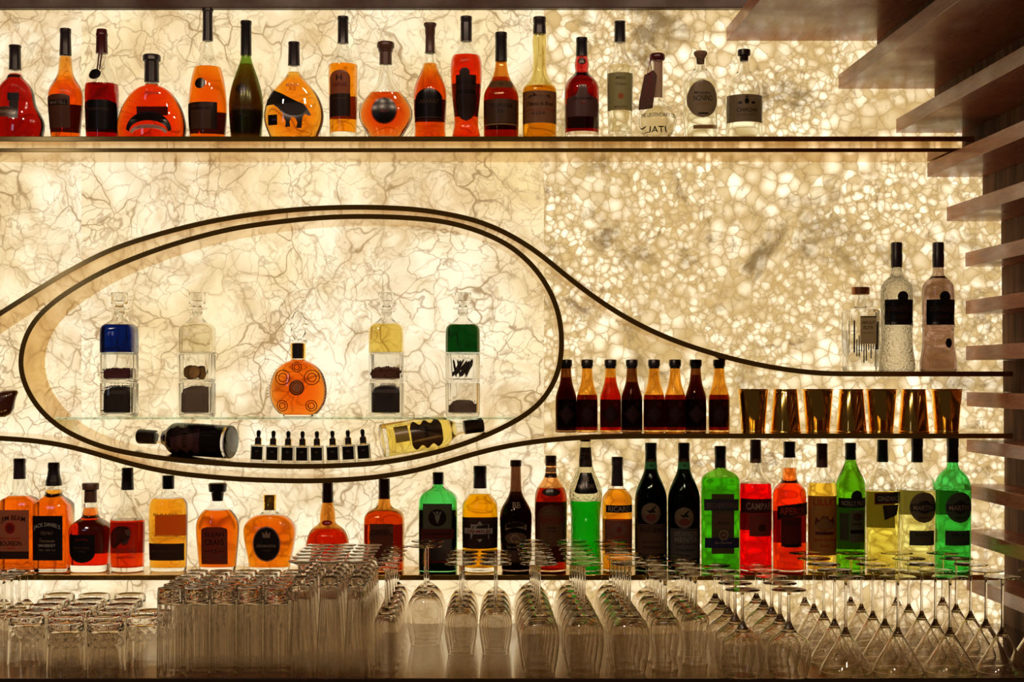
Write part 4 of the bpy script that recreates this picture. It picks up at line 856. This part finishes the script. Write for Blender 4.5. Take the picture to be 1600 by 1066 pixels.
bottle(1180.7, Z_LOW, [(722, 8), (732, 9), (742, 12.5), (748, 18), (753, 23), (759, 25), (lb_, 24.7)], [(687, 8.4), (700, 8.4), (701, 8.8), (723.5, 8.9)], BROWNCAP,
       'bright red aperitif bottle with brown cap and white lettered dark label', liq=(1.0, .008, .012), fill=755,
       front=[('rect', 0, 778, 800, 24, (.05, .015, .012)), ('T', 'CAMPARI', 3, 789.5, 10.5, 44, (.50, .33, .24)), ('rect', 4, 801, 836, 17, (.20, .05, .035)), ('oval', 6, 817, 829, 6, (.08, .02, .015)), ('T', 'Bitter', 5, 808, 5, 18, BRN)], back=[('rect', 0, 800, 830, 19, (.08, .01, .01))], group=G2)
bottle(1233.5, Z_LOW, [(714, 9.6), (731, 10.4), (748, 11.6), (754, 14), (759, 20), (765, 24.6), (773, 26.4), (840, 26.2), (lb_, 25.6)], [(690, 9), (692, 9.4), (702, 9.2), (703, 8.8), (715, 9.8)], BLACK,
       'orange-red aperitif bottle with slanted black name label', liq=(1.0, .13, .006), fill=731,
       front=[('rect', -1, 806, 852, 15.5, (.10, .012, .008)), ('rect', -1, 848, 853, 11, INK), ('P', [(-21, 790), (25, 784), (25, 803), (-21, 811)], INK), ('T', 'APEROL', 2, 797, 11, 44, (.50, .05, .03)), ('T', 'Aperitivo', -1, 817, 5, 22, INK), ('rect', -1, 812, 813, 12, INK)], back=[('rect', 0, 800, 850, 18, (.16, .015, .01))], group=G2)
bottle(1284.4, Z_LOW, [(729, 8), (737, 9.6), (745, 14.5), (751, 19), (758, 22.2), (766, 22.8), (lb_, 22)], [(693, 8.4), (695, 8.8), (702, 8.4), (730.5, 8.8)], BROWNCAP,
       'pale golden wine aperitif bottle with orange label and red title', liq=(.97, .76, .16), fill=754,
       front=[('rect', 0, 774, 866, 22.2, (.50, .27, .08)), ('T', 'LILLET', 2, 783, 10, 40, (.50, .05, .02)), ('P', [(-15, 818), (-13, 806), (-8, 812), (-4, 805), (4, 805), (8, 812), (13, 806), (15, 818), (8, 826), (0, 828), (-8, 826)], (.20, .06, .04)), ('P', [(-7, 815), (0, 810), (7, 815), (0, 820)], (.45, .3, .12)), ('rect', 0, 829, 834, 14, (.16, .05, .05)),
              ('T', 'SERVIR TRES FRAIS', 1, 842, 3.6, 38, RD), ('T', 'BLANC', 1, 851, 4, 16, RD)], back=[('rect', 0, 776, 866, 20, (.50, .30, .10))], group=G2)
bottle(1329, Z_LOW, [(717, 8), (723, 9), (733, 13), (744, 18.5), (753, 22), (762, 23), (lb_, 22.3)], [(692, 8.2), (694, 8.7), (703, 8.5), (704, 8.1), (718.5, 8.8)], GREENCAP,
       'bright green vermouth bottle with pointed shoulders and black banner label', g=GRNY, liq=(.75, .90, .25), fill=722,
       front=[('rect', 1, 777, 792, 21.8, (.03, .03, .025)), ('oval', 5, 765, 786, 9, (.03, .03, .025)), ('T', 'NOILLY PRAT', 1, 785, 7.5, 40, CR), ('rect', 6, 796, 846, 12, (.24, .20, .13)), ('oval', 6, 800, 812, 8, BRN), ('T', 'ORIGINAL', 6, 817, 3.5, 17, INK), ('rect', 6, 826, 832, 11, INK), ('rect', -13, 800, 843, 6, (.12, .11, .06))], back=[('rect', 0, 790, 860, 19, (.10, .10, .03))], group=G2)
bottle(1379, Z_LOW, [(721, 8), (728, 9.6), (735, 15), (743, 21), (751, 25), (762, 26.3), (800, 26), (lb_, 24.5)], [(687, 8.2), (700, 8.4), (722, 9)], GREENCAP,
       'pale yellow vermouth bottle with slanted blue-red emblem label', liq=(.93, .88, .28), fill=766, t=.003,
       front=[('P', [(-17, 769), (24, 767), (24, 786), (-17, 787)], (.25, .03, .025)), ('P', [(-15, 771), (23, 769), (23, 784), (-15, 785)], (.03, .035, .04)), ('T', 'CINZANO', 4, 777.5, 7.5, 36, CR), ('P', [(-6, 788), (20, 787), (17, 803), (-3, 811)], (.04, .04, .05))], back=[('rect', -3, 770, 826, 17, (.16, .15, .05))], group=G2)
def martini(px, g, liq, lb, t2, circ):
    bottle(px, Z_LOW, [(721, 8.2), (731, 9), (735, 13.5), (741, 20), (749, 25), (758, 27.8), (770, 28.3), (lb_, 27)], [(684, 9.2), (698, 9.3), (699, 8.7), (722.5, 9.2)], BLACK, lb, g=g, liq=liq, fill=765,
           front=[('oval', 4, 767, 815, 21.5, circ), ('oval', 4, 780, 801, 11, (.05, .045, .045)), ('rect', 4, 786, 797, 19.5, (.06, .05, .05)), ('T', 'MARTINI', 4, 791.5, 7.5, 34, CR), ('T', 'VERMOUTH', 4, 807, 3, 18, INK),],
           back=[('rect', -4, 766, 806, 16, (.22, .21, .10))], neck=None, seal=[('rect', 2, 827, 850, 19.5, (.08, .075, .07)), ('T', t2, 2, 833, 4, 22, INK), ('T', 'TORINO', 2, 842, 3.5, 24, BRN)], group=G2)
martini(1433, CLEAR, (.93, .93, .55), 'pale yellow-green vermouth bottle with round brown label', 'BIANCO', (.17, .13, .11))
martini(1488.5, GRN, (.75, .95, .70), 'vivid green vermouth bottle with round dark label, closest to the boards', 'EXTRA DRY', (.13, .12, .10))

# ---------------------------------------------------------------- glassware on the counter (all upturned except none)
def flip(pts, H): return [(r, H-z) for r, z in pts][::-1]
def stem_glass(name, H, bowl, stem_r, foot_r, stem_top, label, segs=48, wall=.0012, solid=.011):
    """bowl: (r, z) upright from the stem up to the rim; whole glass is built upside down, rim at z = 0"""
    r = root(name, (0, 0, 0), label, 'glass')
    bp = chaikin(bowl, 3); zb = bowl[0][1]; outer = bp; inner = []
    for i, (a, q) in enumerate(bp):                     # wall thickens toward the stem
        (a0, q0), (a1, q1) = bp[max(0, i-1)], bp[min(len(bp)-1, i+1)]; l = math.hypot(a1-a0, q1-q0); nr, nz = (q1-q0)/l, -(a1-a0)/l
        t = wall*(1+5*math.exp(-(q-zb)/.018)) if q < H-.004 else wall*.8
        ra, rq = a-nr*t, q-nz*t
        if q > zb+solid and ra > .0012 and (not inner or rq > inner[-1][1]+1e-5) and rq <= H: inner.append((ra, rq))
    inner[-1] = (inner[-1][0], H); inner = [(.0006, inner[0][1]-.0012)]+inner; inner = inner[::-1]
    V, F = lathe(outer+inner, segs); V = [(x, y, H-z) for x, y, z in V]; F = [f[::-1] for f in F]; link('bowl', mesh(V, F, angle=50), TABLEGLASS, r)
    st = [(stem_r*1.15, .0068), (stem_r, .012), (stem_r*.92, zb*.5), (stem_r, zb-.012), (bowl[0][0], zb-.0002)]
    V, F = lathe(chaikin(st, 1), 20); V = [(x, y, H-z) for x, y, z in V]; F = [f[::-1] for f in F]; link('stem', mesh(V, F, angle=60), TABLEGLASS, r)
    ft = [(foot_r*.97, 0), (foot_r, .0011), (foot_r*.985, .0022), (foot_r*.6, .0031), (foot_r*.25, .0045), (stem_r*1.2, .0067)]
    V, F = lathe(ft, segs); V = [(x, y, H-z) for x, y, z in V]; F = [f[::-1] for f in F]; link('foot', mesh(V, F, angle=40), TABLEGLASS, r)
    return r
NTH = ['front', 'second', 'third', 'fourth', 'fifth', 'sixth', 'seventh', 'eighth']
used_proto = set()
def place(pr, px, py_top, H, label, group):
    d = (-CZ-H)*FPX/(py_top-VY); Y = d-DIST
    o = pr if pr.name not in used_proto else copy_tree(pr)
    used_proto.add(pr.name); used_proto.add(o.name)
    o['label'] = label; o['group'] = group; o.location = ((px-VX)*d/FPX, Y, CZ+.0003); o.rotation_euler = (0, 0, random.uniform(0, 6.28)); return o
def lerp(a, b, t): return a+(b-a)*t
def file_of(pr, x, dn, df, n, H, desc, group, what, dx=0):
    for k in range(n):
        t = k/max(1, n-1); d = lerp(dn, df, t)
        place(pr, VX+(x+dx*t)*FPX/d, VY+(-CZ-H)*FPX/d, H, '%s, %s in the file %s' % (what, 'last' if k == n-1 and n > 1 else NTH[k], desc), group)

HA, HB, HC, HD, HE, HF_, HG, HH, HI, HJ = .2355, .2095, .1985, .1855, .206, .245, .2218, .184, .104, .168
wineA = stem_glass('wine_glass', HA, [(.005, .100), (.018, .107), (.036, .124), (.0440, .150), (.0435, .178), (.038, .215), (.0335, HA)], .0034, .0400, .1, 'x')
wineB = stem_glass('wine_glass', HB, [(.0045, .086), (.015, .092), (.030, .106), (.0385, .130), (.037, .160), (.032, .190), (.0285, HB)], .0034, .0372, .09, 'x')
tulip = stem_glass('tulip_glass', HC, [(.0055, .075), (.014, .080), (.030, .093), (.0320, .112), (.0305, .135), (.0245, .160), (.025, .180), (.0290, HC)], .0045, .0355, .08, 'x')
ball = stem_glass('balloon_glass', HD, [(.0045, .068), (.009, .078), (.015, .088), (.026, .097), (.040, .106), (.0465, .122), (.0475, .142), (.043, .168), (.038, HD)], .0034, .0368, .08, 'x', solid=.020)
mart = stem_glass('martini_glass', HE, [(.0035, .108), (.007, .118), (.018, .136), (.036, .166), (.050, .190), (.0552, .2015), (.0548, HE)], .0030, .0390, .11, 'x', solid=.016)
flute = stem_glass('sparkling_wine_glass', HG, [(.0045, .088), (.012, .094), (.0235, .106), (.0278, .128), (.0270, .160), (.0255, .195), (.024, HG)], .0034, .0275, .09, 'x')
cord = stem_glass('cordial_glass', HJ, [(.004, .075), (.012, .080), (.020, .092), (.0235, .115), (.0215, .145), (.0205, HJ)], .0032, .0265, .08, 'x', 28)
MAXD = 3.785
file_of(wineA, -.1825, 3.675, MAXD, 2, HA, 'standing alone left of centre', 'large wine glasses', 'upturned large wine glass')
file_of(wineB, -.095, 3.545, MAXD, 4, HB, 'in front of the yellow liqueur bottle', 'medium wine glasses', 'upturned medium wine glass')
file_of(wineB, -.0155, 3.545, MAXD, 4, HB, 'between the yellow and brown liqueur bottles', 'medium wine glasses', 'upturned medium wine glass')
file_of(wineA, .079, 3.33, MAXD, 6, HA, 'in front of the amber coffee liqueur', 'large wine glasses', 'upturned large wine glass', -.008)
file_of(wineA, .175, 3.33, MAXD, 6, HA, 'in front of the bright green liqueur', 'large wine glasses', 'upturned large wine glass', -.008)
file_of(wineA, .272, 3.325, MAXD, 6, HA, 'in front of the amber pastis bottle', 'large wine glasses', 'upturned large wine glass', -.008)
file_of(tulip, .354, 3.378, MAXD, 5, HC, 'in front of the first near-black bottle', 'tulip glasses', 'upturned waisted tulip glass')
file_of(tulip, .427, 3.440, MAXD, 5, HC, 'in front of the second near-black bottle', 'tulip glasses', 'upturned waisted tulip glass')
file_of(ball, .508, 3.285, 3.705, 5, HD, 'in front of the broad green bottle', 'balloon glasses', 'upturned balloon glass')
file_of(ball, .606, 3.285, 3.705, 5, HD, 'in front of the two red bottles', 'balloon glasses', 'upturned balloon glass')
for k, (x, n, w_) in enumerate([(.737, 5, 'beside the balloon glasses'), (.849, 5, 'in front of the pale golden bottle'), (.961, 5, 'in front of the round-labelled yellow bottle'), (1.073, 5, 'in front of the vivid green bottle'), (1.186, 2, 'against the side wall')]):
    file_of(mart, x, 3.333, 3.333+(n-1)*.1128, n, HE, w_, 'martini glasses', 'upturned martini glass')
file_of(flute, -.2515, 3.364, MAXD, 6, HG, 'beside the footed beer glasses', 'narrow stemmed glasses', 'upturned narrow wine glass', -.004)
def cords():
    for c, n in ((0, 4), (1, 2)):
        for k in range(n):
            d = MAXD-.057*k; place(cord, VX+(-1.160-.056*c)*FPX/d, VY+(-CZ-HJ)*FPX/d, HJ, 'small upturned cordial glass at the far left, %s row, %s the rocks glasses' % (['back', 'second', 'third', 'front'][k], 'nearer' if c == 0 else 'farther from'), 'small stemmed glasses at the left')
cords()
# footed pilsner glasses
def pilsner():
    H = HF_; r = root('beer_glass', (0, 0, 0), 'x', 'glass'); fl = lambda a, z: -.03*abs(math.sin(8*a))
    outer = [(.012, .030), (.018, .034), (.0195, .045), (.0215, .10), (.026, .17), (.0275, .215), (.0285, H)]; inner = [(.0273, H), (.0260, .215), (.0240, .17), (.019, .10), (.0165, .055), (.010, .048)]
    V, F = lathe(chaikin(outer, 1), 48); n0 = 0
    V, F = loft([sring(a, a, 2, q, 64) for a, q in chaikin(outer, 1)]+[sring(a, a, 2, q, 64, fl if q < .2 else None) for a, q in chaikin(inner, 1)]); V = [(x, y, H-z) for x, y, z in V]; F = [f[::-1] for f in F]; link('bowl', mesh(V, F, angle=50), TABLEGLASS, r)
    V, F = lathe([(.0275, 0), (.0285, .001), (.028, .002), (.018, .005), (.008, .010), (.007, .018), (.0075, .024), (.0118, .0298)], 40); V = [(x, y, H-z) for x, y, z in V]; F = [f[::-1] for f in F]; link('foot', mesh(V, F, angle=50), TABLEGLASS, r); return r
pil = pilsner()
for x, w_ in ((-.4255, 'beside the highball glasses'), (-.3670, 'in the middle of the footed block'), (-.3085, 'beside the narrow wine glasses')):
    file_of(pil, x, 3.29, 3.29+5*.0635, 6, HF_, w_, 'footed beer glasses', 'upturned footed beer glass')
# tumblers
def tumbler(name, H, rt, rb, base, cut):
    """upside down: thick base on top, cut or plain side"""
    cutf = (lambda a, z: -.055*abs(math.sin(6*a+z*200))*abs(math.sin(6*a-z*200)) if z > H-.078 else -.035*abs(math.sin(10*a))) if cut else (lambda a, z: -.04*abs(math.sin(6*a+z*160))*abs(math.sin(6*a-z*160)) if z > H-.045 else 0)
    zs = [i*H/26 for i in range(27)]
    outer = [(lerp(rt, rb, z/H)*(1 if z < H-.003 else .94), z) for z in zs]
    top = [(outer[-1][0]*.8, H), (outer[-1][0]*.7, H-.002)]
    rings_ = [sring(a, a, 2, z, 72, cutf if .012 < z < H-.004 else None) for a, z in outer]+[sring(a, a, 2, z, 72) for a, z in top]
    inner = [(rt-.0016, .0001), (rt-.0022, .01), (rb-.0032, H-base-.004), (rb-.008, H-base), (.002, H-base-.0005)]
    V, F = [], []
    V, F = loft([sring(a, a, 2, z, 72) for a, z in inner[::-1]]+rings_)
    o = link(name, mesh(V, F, angle=45), TABLEGLASS); tag(o, 'x', 'glass'); return o
hb = tumbler('highball_glass', HH, .0278, .0268, .030, True); rk = tumbler('rocks_glass', HI, .0415, .0385, .014, False)
for c in range(5):
    for rr in range(6):
        d = 3.318+rr*.0585; x = (265.5+c*41.5-VX)*3.318/FPX
        place(hb, VX+x*FPX/d, VY+(-CZ-HH)*FPX/d, HH, 'upturned cut highball glass, file %s from the rocks glasses, %s' % (['one', 'two', 'three', 'four', 'five'][c], ['front row', 'second row', 'third row', 'fourth row', 'fifth row', 'back row'][rr]), 'block of cut highball glasses')
rows = [(3.352, [101, 166]), (3.44, [34, 97+5, 163+1, 222]), (3.526, [53, 113, 172, 225]), (3.612, [30+35, 123, 180, 233]), (3.698, [78, 137, 192, 243]), (3.784, [91, 150, 206])]
rows = [(3.352, 103, 2), (3.4385, 42, 4), (3.525, 59, 4), (3.6115, 72, 3), (3.698, 84, 3), (3.79, 92, 3)]
for q, (d, x0, n) in enumerate(rows):
    xw = (x0-VX)*d/FPX
    for c in range(n):
        x = xw+c*.0865
        place(rk, VX+x*FPX/d, VY+(-CZ-HI)*FPX/d, HI, 'upturned low rocks glass, %s row, %s from the left' % (['front', 'second', 'third', 'fourth', 'fifth', 'back'][q], ['first', 'second', 'third', 'fourth'][c]), 'low rocks glasses')
